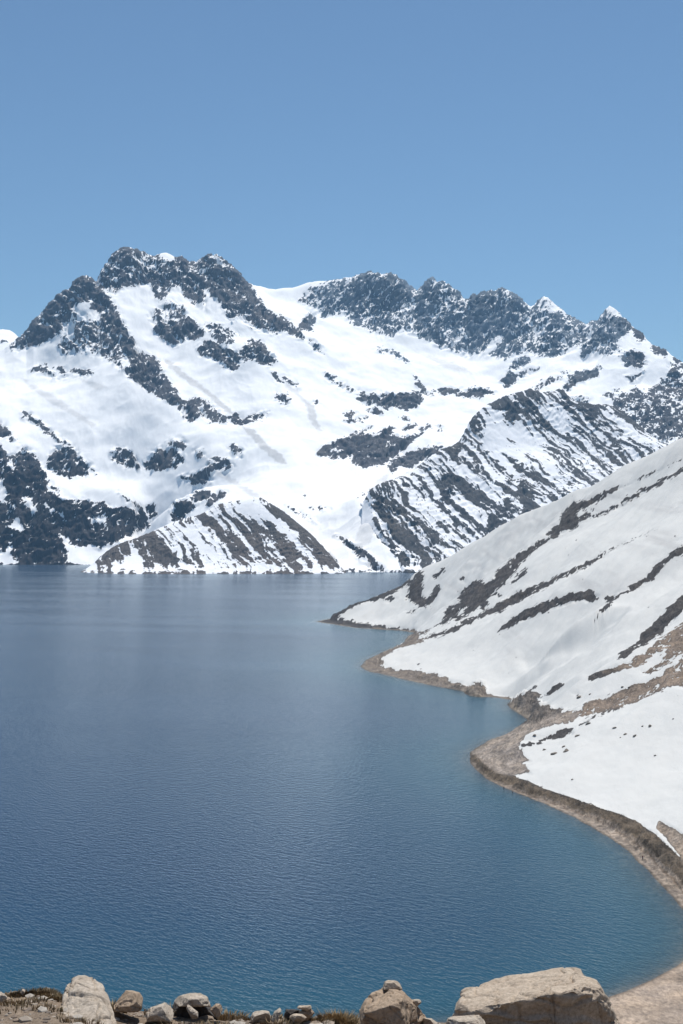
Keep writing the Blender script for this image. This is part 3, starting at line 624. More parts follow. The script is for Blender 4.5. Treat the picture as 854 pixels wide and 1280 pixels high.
RK_D = [
 (.95, [(388,777),(405,770),(415,765),(425,759),(435,754),(450,749),(470,743),(490,736),(514,722),(513,729),(500,737),(478,748),(457,753),(442,758),(430,765),(420,772),(432,775),(450,778),(480,782),(500,786),(525,788),(520,793),(490,791),(440,787),(400,780)]),
 (.95, [(512,730),(520,717),(530,713),(530,724),(528,735),(530,748),(540,742),(548,730),(551,738),(545,750),(538,757),(525,759),(515,751),(508,748)]), (.9, [(540,723),(548,715),(558,709),(552,717),(545,725)]), (.7, [(480,752),(490,744),(496,746),(486,754)]),
 (.6, [(505,764),(515,762),(526,758),(520,766),(510,768)]),
 (.97, [(540,786),(554,777),(557,760),(566,757),(575,752),(574,742),(587,729),(605,723),(600,732),(617,724),(622,713),(636,703),(650,689),(673,679),(690,670),(682,668),(698,655),(703,641),(715,628),(734,625),(755,614),(778,606),(771,612),(755,621),(736,631),(722,638),(736,640),(743,634),(738,644),(722,651),(726,657),(701,668),(677,682),(663,692),(652,704),(643,716),(629,731),(615,745),(609,755),(607,764),(602,757),(587,768),(572,777),(566,772),(556,780)]),
 (-.85, [(571,770),(578,760),(586,758),(578,769)]), (-.7, [(720,640),(734,634),(732,641),(722,646)]),
 (.97, [(720,651),(755,639),(787,620),(832,597),(856,584),(920,552),(920,558),(856,590),(834,600),(790,624.5),(759,641),(743,646),(722,654)]),
 (.8, [(776,607),(815,591),(856,571),(900,552),(900,554),(856,573.5),(815,593),(778,608.5)]),
 (.97, [(639,730),(647,719),(657,709),(660,710),(657,716),(644,729)]), (.85, [(620,744),(626,741),(626,746),(621,747)]), (.9, [(574,722),(581,721),(581,725),(574,725)]),
 (.97, [(512,806),(535,795),(561,786),(603,765),(645,742),(685,725),(715,712),(740,699),(758,689),(759,692),(741,704),(716,717),(690,730),(650,752),(628,763),(612,776),(624,764),(600,772),(568,790),(545,796),(525,802)]),
 (.75, [(758,689),(780,679),(800,669),(822,659),(822,660.5),(800,671),(780,681),(759,691)]),
 (.98, [(622,790),(645,769),(678,752),(716,742),(738,737),(749,746),(738,753),(731,749),(700,757),(691,761),(673,768),(654,775),(638,784)]),
 (.97, [(743,777),(750,766),(757,757),(762,752),(755,751),(757,746),(780,741),(804,723),(815,711),(839,692),(854,681),(910,640),(910,652),(854,694),(839,699),(824,716),(813,726),(790,739),(771,747),(759,761),(748,775)]),
 (.98, [(770,824),(776,815),(795,805),(804,791),(818,777),(854,744),(910,690),(910,715),(854,764),(831,784),(828,793),(800,809),(784,822)]),
 (.78, BROWN), (-.92, [(783,841),(800,832),(815,822),(836,808),(830,820),(812,838)]), (-.85, [(826,837),(840,826),(856,815),(856,820),(842,831)]), (.85, [(806,842),(820,829),(826,830),(812,841)]),
 (.9, [(734,852),(740,844),(761,837),(772,833),(792,829),(790,833),(771,841),(757,846),(740,851)]), (.6, [(723,908),(748,897),(771,888),(806,874),(790,872),(770,880),(745,892),(728,900)]),
 (.85, [(649,932),(677,924),(690,917),(696,914),(715,909),(716,915),(705,920),(690,923),(661,933)]), (.9, [(680,869),(690,858),(704,853),(707,857),(692,866)]),
 (.97, TAN1), (.97, TAN2), (.98, BANK), (.99, BEACH), (.97, BLUFF), (.97, SPIT), (.99, BLOCK), (.99, SAND), (.75, [(690,893),(676,898),(664,905),(660,910),(680,905),(700,896)]),
 (.55, [(716,868),(722,866),(725,870),(719,872)]), (.6, [(700,890),(712,886),(706,894)]),
]
R0 = cover(U, V, RK_D, 3.0)
R0 = np.maximum(R0, 1 - sstep(1.5, 3.5, D))
n1 = unit(fbm(X / 6, Y / 6, Z / 6, 5, 61, .6))
q1 = X * .5 + Z * .45 + Y * .25; q2 = Y * .6 - X * .75
n2 = unit(fbm(q1 / 170, q2 / 42, X * 0, 4, 62, .5)) * sstep(430, 800, Y) + .25 * unit(fbm(X / 25, Y / 40, X * 0, 4, 66))
crag = unit(fbm(X / 22, Y / 22, Z / 22, 5, 63, .6, ridged=True))
fade = sstep(.3, 4, D)
near = sstep(330, 420, Y)
gul = np.full(U.shape, 1e9)
for (ax, ay), (bx, by) in zip([(900,690),(854,716),(805,738),(778,760),(762,782),(735,800)], [(854,716),(805,738),(778,760),(762,782),(735,800),(660,822)]):
    ex, ey = bx - ax, by - ay
    t = np.clip(((U - ax) * ex + (V - ay) * ey) / (ex * ex + ey * ey), 0, 1)
    gul = np.minimum(gul, np.hypot(U - ax - t * ex, V - ay - t * ey))
Z = Z + fade * (n2 * 1.1 * near - R0 * .9 * near + R0 * (n1 * .22 + crag * .8 * np.clip((Y - 500) / 500, .12, 1)) * np.where(Y < 360, .3, 1)
     - 3.2 * np.exp(-(gul / 11) ** 2) * near)
# low dark bank standing above the beach
bk = cover(U, V, [(1, BANK)], 4)
Z = Z + bk * fade * (1.1 + .35 * n1)
Z = Z + cover(U, V, [(1, BLOCK)], 3) * (3.0 + .6 * n1) + cover(U, V, [(1, BLUFF)], 4) * fade * (1.2 + .8 * crag)
Z = np.where(D > .2, np.maximum(Z, .02 + .03 * np.clip(D, 0, 10)), Z)
V = V0 - F * (Z - H) / Y
wx = unit(fbm(X / 8, Y / 10, Z / 8, 4, 24, .6)); wz = unit(fbm(X / 8, Y / 10, Z / 8, 4, 35, .6))
rag = np.clip((Y - 480) / 420, .35, 1)
R = cover(U + wx * 1.5 * rag, V + wz * 1.2 * rag, RK_D, 2.2)
R = np.maximum(R, .26 * cover(U, V, [p for p in RK_D if p[0] > 0], 13) * np.clip(.6 + .6 * unit(fbm(X / 30, Y / 40, Z / 30, 2, 67)), 0, 1.2))
R = np.maximum(R, 1 - sstep(1.2, 3.0, D))
al = X * .55 + Z * .84
st = fbm((X * .84 - Z * .55) / 5, Y / 22, al / 30, 4, 77, .6)
n4 = unit(fbm(X / 2.4, Y / 3.2, Z / 2.4, 4, 64, .65)); n5 = unit(fbm(X / 9, Y / 12, Z / 9, 3, 65, .6))
rubble = cover(U, V, [(1, BROWN), (1, [(649,934),(690,900),(730,890),(800,880),(806,874),(760,890),(720,918),(690,925)])], 8)
rock_D = .5 + .27 * ((R - .5) * 4.8 + (.45 + .5 * rubble) * n4 + .35 * n5 + .5 * unit(st))
made = cover(U, V, [(1, BEACH), (1, BANK), (1, SAND), (1, [(652,900),(668,902),(660,914),(640,922)])], 1)
rock_D = np.maximum(rock_D, made * 1.15)
rock_D = np.where((D < .5) | (Y < 374), 1.3, rock_D)
tint = np.empty(U.shape + (3,)); tint[:] = (.066, .062, .060)
def paint(polys, c, w=2):
    k = cover(U + wx * 1.2, V + wz * 1.0, [(1, q) for q in polys], w)[..., None]
    tint[:] = tint * (1 - k) + np.array(c) * k
paint([BROWN, [(806,842),(820,829),(826,830),(812,841)]], (.21, .17, .135), 4)
paint([TAN1], (.28, .245, .21), 3); paint([TAN2], (.31, .26, .21), 3)
paint([BLUFF, BLOCK], (.145, .13, .115)); paint([SPIT], (.19, .165, .14))
edge = (1 - sstep(2, 6, D))[..., None]
tint = tint * (1 - edge) + np.array((.21, .185, .155)) * edge
paint([BEACH], (.27, .23, .19), 2); paint([BANK], (.11, .09, .068), 2); paint([LINE], (.16, .125, .095), 1); paint([SAND], (.36, .295, .235), 2)
lower = (1 - sstep(350, 372, Y))[..., None] * (D > -3)[..., None]
tint = tint * (1 - lower) + np.array((.36, .295, .235)) * lower
tint = tint * np.clip(1 + .18 * n4 * sstep(380, 450, Y) + .12 * n5, .35, 1.9)[..., None]
wet = (sstep(-6, -.3, D) * (1 - sstep(.2, 1.6, D)))[..., None]
tint = tint * (1 - .45 * wet)
q3 = X * .34 + Z * .94 - Y * .06
grit_shade = np.clip(unit(fbm(q3 / 16, (Y - X) / 260, X * 0, 4, 88, .6)) * .28 - .12, 0, 1) * sstep(900, 1150, Y) * .9
grit_shade = np.maximum(grit_shade, cover(U, V, [(.5, [(560,706),(620,672),(700,634),(780,596),(860,558),(930,528),(930,545),(860,575),(780,612),(720,634),(640,672),(580,712)]), (.35, [(640,765),(700,742),(800,712),(860,684),(860,700),(800,735),(720,770)])], 9) * np.clip(.5 + .5 * n2, 0, 1))  # grey bands under the crest and lower down; the lower is painted slope shading
hill = grid_mesh('near_hillside', X, Y, Z, M_NEAR, {'rock': rock_D, 'dirt_shade': grit_shade}, {'tint': tint})
tag(hill, 'snowy hillside with brown scree bands running down to the curved beach', 'hillside', kind='structure')
NU, NV, NY, NZ = U0 + F * X / Y, V0 - F * (Z - H) / Y, Y, Z

def near_ground(u, v):
    i = int(np.argmin(np.abs(NU[:, 0] - u)))
    c = np.where(np.abs(NV[i] - v) < 1.5)[0]
    j = c[np.argmin(NY[i, c])] if len(c) else int(np.argmin(np.abs(NV[i] - v)))
    return X[i, j], NY[i, j], NZ[i, j]

# ------------------------------------------------------------------ lake
def make_lake():
    uu = np.linspace(-90, 960, 420)
    uu = np.concatenate([[-2600, -900], uu, [1800, 3400]])
    yy = np.exp(np.linspace(math.log(300), math.log(2500), 560)); yy = np.concatenate([yy, np.linspace(2600, 6200, 40)])
    s = (uu - U0) / F
    LX = s[:, None] * yy[None]; LY = np.broadcast_to(yy[None], LX.shape)
    d = np.clip(-shore_sd(LX, LY), -20, 400)
    d = np.where(LY > 2500, 400, d)
    m, nt, nodes, links = new_mat('lake_water')
    pos = nodes.new('ShaderNodeNewGeometry').outputs['Position']
    off = N(nt, 'ShaderNodeAttribute', attribute_name='offshore').outputs['Fac']
    def mapped(rot, sx, sy):
        mp = nodes.new('ShaderNodeMapping'); links.new(pos, mp.inputs['Vector'])
        mp.vector_type = 'TEXTURE'
        mp.inputs['Rotation'].default_value = (0, 0, math.radians(rot)); mp.inputs['Scale'].default_value = (sx, sy, 1)
        return mp.outputs[0]
    w1 = noise_tex(nt, 1.0, 3, .55, mapped(-60, 2.6, .9))
    w2 = noise_tex(nt, 1.0, 2, .5, mapped(-35, 4.2, 2.0))
    w3 = noise_tex(nt, 1.0, 4, .55, mapped(-12, 520, 130))
    hgt = mathn(nt, 'ADD', mathn(nt, 'MULTIPLY', w1, .42), mathn(nt, 'MULTIPLY', w2, .45))
    bmp = nodes.new('ShaderNodeBump'); links.new(hgt, bmp.inputs['Height'])
    links.new(mathn(nt, 'MULTIPLY_ADD', w3, .9, .2, clamp=True), bmp.inputs['Strength']); bmp.inputs['Distance'].default_value = 1.0
    k1 = mathn(nt, 'POWER', 2.718, mathn(nt, 'MULTIPLY', off, -1 / 55.0), clamp=True)
    k0 = mathn(nt, 'POWER', 2.718, mathn(nt, 'MULTIPLY', off, -1 / 7.5), clamp=True)
    body = mixc(nt, k1, (.004, .025, .062), (.012, .074, .102))
    dif = nodes.new('ShaderNodeBsdfDiffuse'); links.new(body, dif.inputs[0])
    tr = nodes.new('ShaderNodeBsdfTransparent'); tr.inputs[0].default_value = (.80, .88, .90, 1)
    mx = nodes.new('ShaderNodeMixShader'); links.new(mathn(nt, 'MULTIPLY', k0, .9), mx.inputs[0]); links.new(dif.outputs[0], mx.inputs[1]); links.new(tr.outputs[0], mx.inputs[2])
    gl = nodes.new('ShaderNodeBsdfGlossy'); gl.inputs['Color'].default_value = (.90, .97, 1, 1); links.new(mathn(nt, 'MULTIPLY_ADD', w3, .16, .08), gl.inputs['Roughness']); links.new(bmp.outputs[0], gl.inputs['Normal'])
    fr = nodes.new('ShaderNodeFresnel'); fr.inputs[0].default_value = 1.333; links.new(bmp.outputs[0], fr.inputs[1])
    m2 = nodes.new('ShaderNodeMixShader'); # many small tilted facets: a ruffled lake never mirrors as strongly as calm water at grazing view
    links.new(mathn(nt, 'MINIMUM', mathn(nt, 'MULTIPLY', fr.outputs[0], .9), mathn(nt, 'MULTIPLY_ADD', w3, .40, .29)), m2.inputs[0]); links.new(mx.outputs[0], m2.inputs[1]); links.new(gl.outputs[0], m2.inputs[2])
    out = nodes.new('ShaderNodeOutputMaterial'); links.new(m2.outputs[0], out.inputs[0])
    o = grid_mesh('lake', LX, LY, np.zeros_like(LX), m, {'offshore': d})
    tag(o, 'deep blue rippled alpine lake filling the valley', 'lake', kind='structure')
make_lake()

# ------------------------------------------------------------------ rocks
def rock_mat(name, c, c2, bump=.012, scale=1.0):
    m, nt, nodes, links = new_mat(name)
    tc = nodes.new('ShaderNodeTexCoord').outputs['Object']
    n1 = noise_tex(nt, 5 * scale, 8, .65, tc); n2 = noise_tex(nt, 38 * scale, 6, .7, tc); n3 = noise_tex(nt, 130 * scale, 3, .6, tc)
    col = mixc(nt, mathn(nt, 'MULTIPLY_ADD', n1, 2.6, -.8, clamp=True), c, c2)
    col = mixc(nt, 1.0, col, mixc(nt, mathn(nt, 'MULTIPLY_ADD', n2, 2.4, -.7, clamp=True), (.55, .53, .50), (1.25, 1.23, 1.2)), 'MULTIPLY')
    spots = mathn(nt, 'MULTIPLY_ADD', n3, -9, 3.6, clamp=True)
    col = mixc(nt, mathn(nt, 'MULTIPLY', spots, .45), col, (.08, .075, .07))
    lich = mathn(nt, 'MULTIPLY_ADD', noise_tex(nt, 14 * scale, 5, .6, tc), 12, -8.2, clamp=True)
    col = mixc(nt, mathn(nt, 'MULTIPLY', lich, .5), col, (.50, .49, .44))
    b = nodes.new('ShaderNodeBsdfPrincipled'); links.new(col, b.inputs['Base Color']); b.inputs['Roughness'].default_value = .9
    b.inputs['Specular IOR Level'].default_value = .15
    bm_ = nodes.new('ShaderNodeBump'); bm_.inputs['Distance'].default_value = bump; links.new(mathn(nt, 'ADD', n2, mathn(nt, 'MULTIPLY', n3, .35)), bm_.inputs['Height'])
    links.new(bm_.outputs[0], b.inputs['Normal'])
    out = nodes.new('ShaderNodeOutputMaterial'); links.new(b.outputs[0], out.inputs[0])
    return m
M_BEIGE = rock_mat('beige_granite', (.56, .475, .385), (.40, .325, .255))
M_PALE = rock_mat('pale_granite', (.55, .49, .42), (.40, .335, .27))
M_TAN = rock_mat('tan_granite', (.46, .36, .27), (.32, .24, .175))
M_DARK = rock_mat('dark_stone', (.10, .09, .085), (.06, .055, .055))
M_SCREE = rock_mat('grey_brown_stone', (.27, .235, .20), (.17, .15, .13), .05, .2)

def rock_from(name, pts, mat, seed, cuts=5, rough=.016, crack=.03, strata=None, soften=0, chips=13, chip_depth=.16):
    """convex block through pts, subdivided, edges worn, then weathered by noise"""
    P = np.array(pts, float); c = P.mean(0); c[2] = P[:, 2].min()
    size = np.linalg.norm(P.max(0) - P.min(0))
    bm = bmesh.new()
    vs = [bm.verts.new(p - c) for p in P]
    r = bmesh.ops.convex_hull(bm, input=vs)
    bmesh.ops.delete(bm, geom=[v for v in bm.verts if not v.link_faces], context='VERTS')
    rc = random.Random(seed * 7 + 1)
    for _ in range(chips):                                           # broken corners and edges: flat fracture faces
        nrm = Vector((rc.gauss(0, 1), rc.gauss(0, 1), rc.gauss(0, 1) * .8)).normalized()
        hs = [v.co.dot(nrm) for v in bm.verts]
        hi, lo_ = max(hs), min(hs)
        cut = hi - (hi - lo_) * rc.uniform(.02, chip_depth)
        r = bmesh.ops.bisect_plane(bm, geom=bm.verts[:] + bm.edges[:] + bm.faces[:], plane_co=nrm * cut, plane_no=nrm, clear_outer=True)
        bmesh.ops.holes_fill(bm, edges=[e for e in bm.edges if e.is_boundary], sides=0)
    bmesh.ops.triangulate(bm, faces=bm.faces[:])
    for _ in range(3):
        L = size * .22
        es = [e for e in bm.edges if e.calc_length() > L]
        if not es: break
        bmesh.ops.subdivide_edges(bm, edges=es, cuts=1, use_grid_fill=True)
        bmesh.ops.triangulate(bm, faces=bm.faces)
    for _ in range(soften):
        bmesh.ops.smooth_vert(bm, verts=bm.verts, factor=.3, use_axis_x=True, use_axis_y=True, use_axis_z=True)
    k = cuts - 2
    for _ in range(k):
        bmesh.ops.subdivide_edges(bm, edges=bm.edges, cuts=1, use_grid_fill=True)
        bmesh.ops.triangulate(bm, faces=[f for f in bm.faces if len(f.verts) > 3])
    for _ in range(2):
        bmesh.ops.smooth_vert(bm, verts=bm.verts, factor=.5, use_axis_x=True, use_axis_y=True, use_axis_z=True)
    bm.normal_update()
    me = bpy.data.meshes.new(name); 
    bmesh.ops.recalc_face_normals(bm, faces=bm.faces)
    bm.to_mesh(me); bm.free()
    n = len(me.vertices); co = np.empty(n * 3); me.vertices.foreach_get('co', co); co = co.reshape(-1, 3)
    no = np.empty(n * 3); me.vertices.foreach_get('normal', no); no = no.reshape(-1, 3)
    q = co / size + seed * 3.7
    d = rough * fbm(q[:, 0] * 5, q[:, 1] * 5, q[:, 2] * 5, 5, seed, .55)
    if strata:
        ax = np.array(strata[0]); ax = ax / np.linalg.norm(ax)
        t = (co @ ax) / size * strata[1] + fbm(q[:, 0] * 2.2, q[:, 1] * 2.2, q[:, 2] * 2.2, 3, seed + 9) * 1.2
        saw = t - np.floor(t)
        d = d + strata[2] * (np.where(saw < .8, saw / .8, (1 - saw) / .2) - .5)
    for kx, ky, kz, off, dep in ((2.1, 2.1, 4.6, 3, 1.0), (4.8, 2.6, 1.7, 8, .7), (6.5, 6.5, 9, 12, .4)):
        f_ = fbm(q[:, 0] * kx, q[:, 1] * ky, q[:, 2] * kz, 3, seed + off, .5)
        d = d - crack * .8 * dep * np.exp(-(f_ / .03) ** 2)
    co = co + no * (d * size)[:, None]
    me.vertices.foreach_set('co', co.astype(np.float32).ravel())
    me.polygons.foreach_set('use_smooth', np.ones(len(me.polygons), bool)); me.update()
    me.materials.append(mat)
    o = bpy.data.objects.new(name, me); COL.objects.link(o); o.location = c
    return o

def rock_sil(name, sil, y, depth, mat, seed, label, cat='rock', front=.8, sink=6, group=None, lean=0.0, **kw):
    """rock whose outline towards the viewpoint runs through sil, depth metres front to back"""
    S = list(sil); rj = random.Random(seed)
    cu = sum(p[0] for p in S) / len(S); vb = max(p[1] for p in S); vt = min(p[1] for p in S)
    pts = []
    for u, v in S:
        yy = y + lean * (vb - v) / max(vb - vt, 1)
        pts.append(at(u, v, yy))
        fj = front * rj.uniform(.75, 1.1)
        pts.append(at(cu + (u - cu) * fj, vb - (vb - v) * (fj - .08), yy - depth / 2 * rj.uniform(.7, 1.1)))
        pts.append(at(cu + (u - cu) * .85, vb - (vb - v) * .8, yy + depth / 2))
    lo = [p for p in S if p[1] > vb - (vb - vt) * .35]
    for u, v in lo:
        pts.append(at(u, vb + sink, y)); pts.append(at(cu + (u - cu) * .9, vb + sink, y - depth / 2))
    return tag(rock_from(name, pts, mat, seed, **kw), label, cat, group)

LY = 11.3
big = [at(*p) for p in [(577,1240,11.5),(596,1231,11.7),(620,1221,11.8),(652,1216,11.8),(700,1209,11.8),(719,1210,11.8),
  (566,1263,10.9),(575,1254,10.9),(590,1264,10.7),(610,1259,10.7),(650,1252,10.7),(700,1241,10.7),(735,1233,10.75),(752,1235,11.0),(743,1222,11.5),
  (566,1276,10.95),(600,1296,10.8),(700,1300,10.75),(757,1250,10.95),(768,1268,10.9),(778,1294,10.9),(775,1290,11.5),(600,1290,11.9),(750,1290,11.9),(575,1262,11.7)]]
tag(rock_from('boulder', big, M_BEIGE, 3, cuts=6, chips=3, chip_depth=.03, rough=.012, crack=.02, strata=((.10, .42, 1), 8, .016), soften=0),
    'largest beige slab boulder with a flat sunlit top at the right of the ledge', 'boulder')
left = [at(*p) for p in [(88,1221,11.6),(92,1218,11.7),(106,1217,11.7),(116,1224,11.6),(128,1231,11.5),(135,1246,11.4),(140,1260,11.3),(84,1246,11.4),(76,1254,11.2),
  (62,1292,10.6),(100,1300,10.3),(140,1296,10.5),(152,1288,10.8),(90,1262,10.9),(120,1262,10.8),(145,1270,11.0),(70,1290,11.6),(140,1290,11.9),(100,1290,12.0)]]
tag(rock_from('boulder', left, M_PALE, 11, cuts=6, chips=7, chip_depth=.04, rough=.016, crack=.022, strata=((.3, .3, 1), 5, .012), soften=0),
    'tall pale pointed boulder at the left of the ledge', 'boulder')
mid = [at(*p) for p in [(450,1263,11.2),(458,1251,11.2),(467,1239,11.3),(480,1231,11.4),(495,1232,11.4),(508,1239,11.3),(515,1249,11.3),(522,1258,11.3),(529,1270,11.4),(532,1290,11.4),
  (447,1284,11.2),(452,1268,10.9),(480,1262,10.75),(503,1250,10.8),(498,1270,10.7),(505,1290,10.7),(455,1292,11.0),(470,1280,10.9),(470,1290,11.9),(520,1290,11.9),(500,1245,11.8)]]
tag(rock_from('boulder', mid, M_TAN, 21, cuts=6, chips=12, chip_depth=.06, rough=.018, crack=.03, strata=((-.4, .2, 1), 5, .012), soften=0),
    'tan boulder with a small cap stone on top, left of the largest slab', 'boulder')
rock_sil('stone', [(479,1232),(481,1227),(486,1224.5),(494,1224),(500,1229),(503,1236),(490,1234)], 11.35, .22, M_BEIGE, 31, 'small flat cap stone lying on top of the tan boulder', 'stone', sink=1)
rock_sil('stone', [(515,1250),(517,1248.5),(526,1249),(528,1252),(521,1256)], 11.35, .12, M_PALE, 33, 'tiny pale stone perched on the right shoulder of the tan boulder', 'stone', sink=3)
rock_sil('stone', [(142,1258),(145,1253),(152,1245),(157,1238),(166,1238),(175,1240),(179,1247),(177,1256),(165,1262),(150,1261)], 11.3, .45, M_TAN, 41, 'rounded brown stone just right of the tall pale boulder', 'stone', sink=3)
rock_sil('stone', [(183,1265),(189,1259),(197,1257),(208,1252),(215,1257),(219,1266),(205,1271)], 11.2, .35, M_PALE, 43, 'whitish angular stone beside the arched rock', 'stone')
rock_sil('rock', [(216,1252),(222,1246),(235,1241.5),(250,1241),(262,1246),(269,1253),(266,1257),(250,1252),(236,1250),(222,1258)], 11.5, .4, M_PALE, 45, 'pale arched rock capping the low stone pile left of centre', 'rock', sink=0)
rock_sil('rock', [(214,1262),(220,1250),(240,1252),(258,1254),(272,1262),(280,1272),(215,1274)], 11.75, .4, M_DARK, 46, 'dark hollow rock under the pale arched rock', 'rock')
rock_sil('stone', [(230,1254),(234,1254),(248,1265),(246,1268),(240,1267)], 11.05, .15, M_PALE, 47, 'thin tilted pale slab leaning below the arched rock', 'stone')
rock_sil('stone', [(262,1262),(270,1254),(277,1255),(279,1262),(272,1268)], 11.4, .25, M_TAN, 48, 'brown stone at the right end of the low stone pile', 'stone')
rock_sil('stone', [(314,1269),(317,1264),(326,1262.5),(337,1264),(339,1270),(326,1272)], 11.5, .3, M_PALE, 51, 'flat pale stone at the left of the row of slabs', 'stone')
rock_sil('stone', [(339,1273),(343,1264),(350,1259),(353,1260),(350,1268),(346,1274)], 11.4, .2, M_PALE, 52, 'narrow pale slab tilted up in the row of slabs', 'stone')
rock_sil('stone', [(355,1267),(357,1261),(366,1261),(375,1262),(376,1267),(365,1268)], 11.7, .3, M_DARK, 53, 'black stone in the middle of the row of slabs', 'stone')
rock_sil('stone', [(371,1260),(373,1257),(388,1256.5),(391,1260),(384,1263)], 11.5, .25, M_BEIGE, 54, 'flat slab topping the right end of the row of slabs', 'stone', sink=1)
rock_sil('stone', [(373,1267),(377,1262),(389,1261),(393,1266),(385,1270)], 11.5, .25, M_TAN, 55, 'brown slab under the flat topping slab', 'stone')
rock_sil('stone', [(361,1272),(365,1267),(378,1267),(384,1272),(372,1276)], 11.2, .25, M_BEIGE, 56, 'greyish stone lying in front of the black stone', 'stone')
rock_sil('stone', [(-8,1246),(-4,1240),(4,1239),(10,1246),(4,1250)], 11.5, .25, M_PALE, 57, 'pale stone cut off by the left edge of the ledge', 'stone')
rock_sil('stone', [(25,1242),(28,1236.5),(31,1236),(34,1241),(30,1244)], 11.8, .12, M_BEIGE, 58, 'small upright stone behind the grass at far left', 'stone')
rock_sil('stone', [(34,1253),(38,1250.5),(50,1250.5),(55,1252.5),(46,1254.5)], 11.3, .15, M_PALE, 59, 'long thin white stone in front of the left grass', 'stone')
rock_sil('stone', [(557,1282),(560,1273),(570,1270.5),(585,1269),(600,1268.5),(608,1275),(607,1284),(580,1287)], 10.4, .4, M_PALE, 61, 'whitish rough stone tucked under the left end of the largest slab', 'stone')
rock_sil('stone', [(526,1276),(530,1272),(540,1273),(548,1279),(536,1282)], 11.3, .25, M_PALE, 62, 'small pale stone between the tan boulder and the largest slab', 'stone')

# boulders on the near snow and the shore
BOUL = [(781,916,6,3,'dark stone on the snow nearest the scree ridge'), (794,918,8,5,'long dark boulder on the open snowfield'), (812,905,7,5,'dark boulder on the snow just right of a small brown stone'), (803,906,4,3,'small brown stone left of the dark boulder on the snow'),
 (692,939,11,6,'flat brown boulder on snow just above the gravel point'), (707,936,10,7,'dark angular boulder right of the flat brown one on the snow'), (704,931,6,4,'small dark stone above the dark angular boulder'), (680,935,6,4,'small grey stone left of the flat brown boulder on the snow'),
 (724,869,8,5,'dark boulder alone on the snow above the scree ridge'), (768,908,8,3,'thin dark stone lying on the snow below the scree'), (716,972,4,3,'lone tiny stone low on the snowfield'), (819,943,5,3,'tiny stone far out on the lower snowfield'),
 (778,857,5,3,'small stone on snow between the two scree bands'), (786,858,4,3,'smaller stone beside another between the two scree bands'), (738,866,4,3,'faint small stone high on the snow below the upper scree'), (841,897,4,2,'little stone near the right edge of the snowfield'),
 (722,917,9,4,'dark stone at the lower tip of the scree'), (735,903,8,5,'dark boulder on snow just under the scree ridge'), (668,918,6,4,'dark stone at the edge of the gravel point'), (776,920,3,2,'pale pebble left of the long dark boulder')]
for i, (u, v, w_, h_, lab) in enumerate(BOUL):
    x, y, z = near_ground(u, v + h_ * .4)
    k = y / F; a, b = w_ * k / 2, h_ * k * .8
    rnd = random.Random(i * 13 + 5)
    pts = []
    for j in range(13):
        t = rnd.uniform(0, 2 * math.pi); e = rnd.uniform(-.35, 1)
        r_ = math.sqrt(max(0, 1 - max(e, 0) ** 2)) * rnd.uniform(.75, 1.1)
        pts.append((x + a * r_ * math.cos(t), y + max(a, b) * r_ * math.sin(t), z + b * .8 * e * rnd.uniform(.6, 1.1) + .25 * a * r_ * math.cos(t)))
    tag(rock_from('boulder', pts, M_SCREE, 100 + i, cuts=3, rough=.03, crack=.01, chips=4), lab, 'boulder', 'boulders scattered on the near snow')
# ------------------------------------------------------------------ the ledge at the viewpoint
EDGE = [(-200,1238),(0,1242),(60,1242),(80,1248),(140,1258),(180,1262),(210,1262),(240,1263),(270,1268),(300,1270),(330,1272),(400,1272),(430,1274),(460,1277),(530,1278),(560,1281),(700,1284),(768,1288),(790,1330),(900,1420),(1200,1500)]
def ledge_height(x, y):
    u = U0 + F * x / np.maximum(y, 6)
    eu, ev_ = np.array(EDGE, float).T
    ve = np.interp(u, eu, ev_)
    ze = H - (ve - V0) / F * 12.0
    base = np.interp(y, [-6, 0, 4, 8, 10.5, 12, 12.5, 14, 20], [119.2, 118.4, 117.75, 116.85, 116.30, 115.98, 115.6, 113.2, 108.5])
    z = base + (ze - 115.98) * sstep(7.5, 12, y)
    return z + noise3(x / .9, y / .9, 0, 2) * .05 + fbm(x / .16, y / .16, x * 0, 4, 6) * .014
lx = np.linspace(-7, 7, 620); ly = np.concatenate([np.linspace(-6, 7, 80), np.linspace(7.05, 14, 380), np.linspace(14.3, 19, 14)])
GX, GY = np.meshgrid(lx, ly, indexing='ij')
GZ = ledge_height(GX, GY)
m, nt, nodes, links = new_mat('ledge_soil')
pos = nodes.new('ShaderNodeNewGeometry').outputs['Position']
a1 = noise_tex(nt, 2.2, 6, .65, pos); a2 = noise_tex(nt, 30, 6, .7, pos)
c = mixc(nt, mathn(nt, 'MULTIPLY_ADD', a1, 2.4, -.7, clamp=True), (.20, .155, .115), (.36, .285, .22))
c = mixc(nt, 1.0, c, mixc(nt, mathn(nt, 'MULTIPLY_ADD', a2, 2.6, -.8, clamp=True), (.55, .53, .5), (1.2, 1.18, 1.15)), 'MULTIPLY')
b = nodes.new('ShaderNodeBsdfPrincipled'); links.new(c, b.inputs['Base Color']); b.inputs['Roughness'].default_value = .95; b.inputs['Specular IOR Level'].default_value = .1
bp = nodes.new('ShaderNodeBump'); bp.inputs['Distance'].default_value = .03; links.new(a2, bp.inputs['Height']); links.new(bp.outputs[0], b.inputs['Normal'])
out = nodes.new('ShaderNodeOutputMaterial'); links.new(b.outputs[0], out.inputs[0])
tag(grid_mesh('ledge_ground', GX, GY, GZ, m), 'dry stony ground of the ledge at the viewpoint', 'ground', kind='structure')

def soup(name, verts, faces, mat, colors=None):
    me = bpy.data.meshes.new(name); me.from_pydata(verts, [], faces); me.update()
    if colors is not None:
        a_ = me.attributes.new('tint', 'FLOAT_COLOR', 'POINT'); a_.data.foreach_set('color', np.array(colors, np.float32).ravel())
    me.materials.append(mat); o = bpy.data.objects.new(name, me); COL.objects.link(o); return o

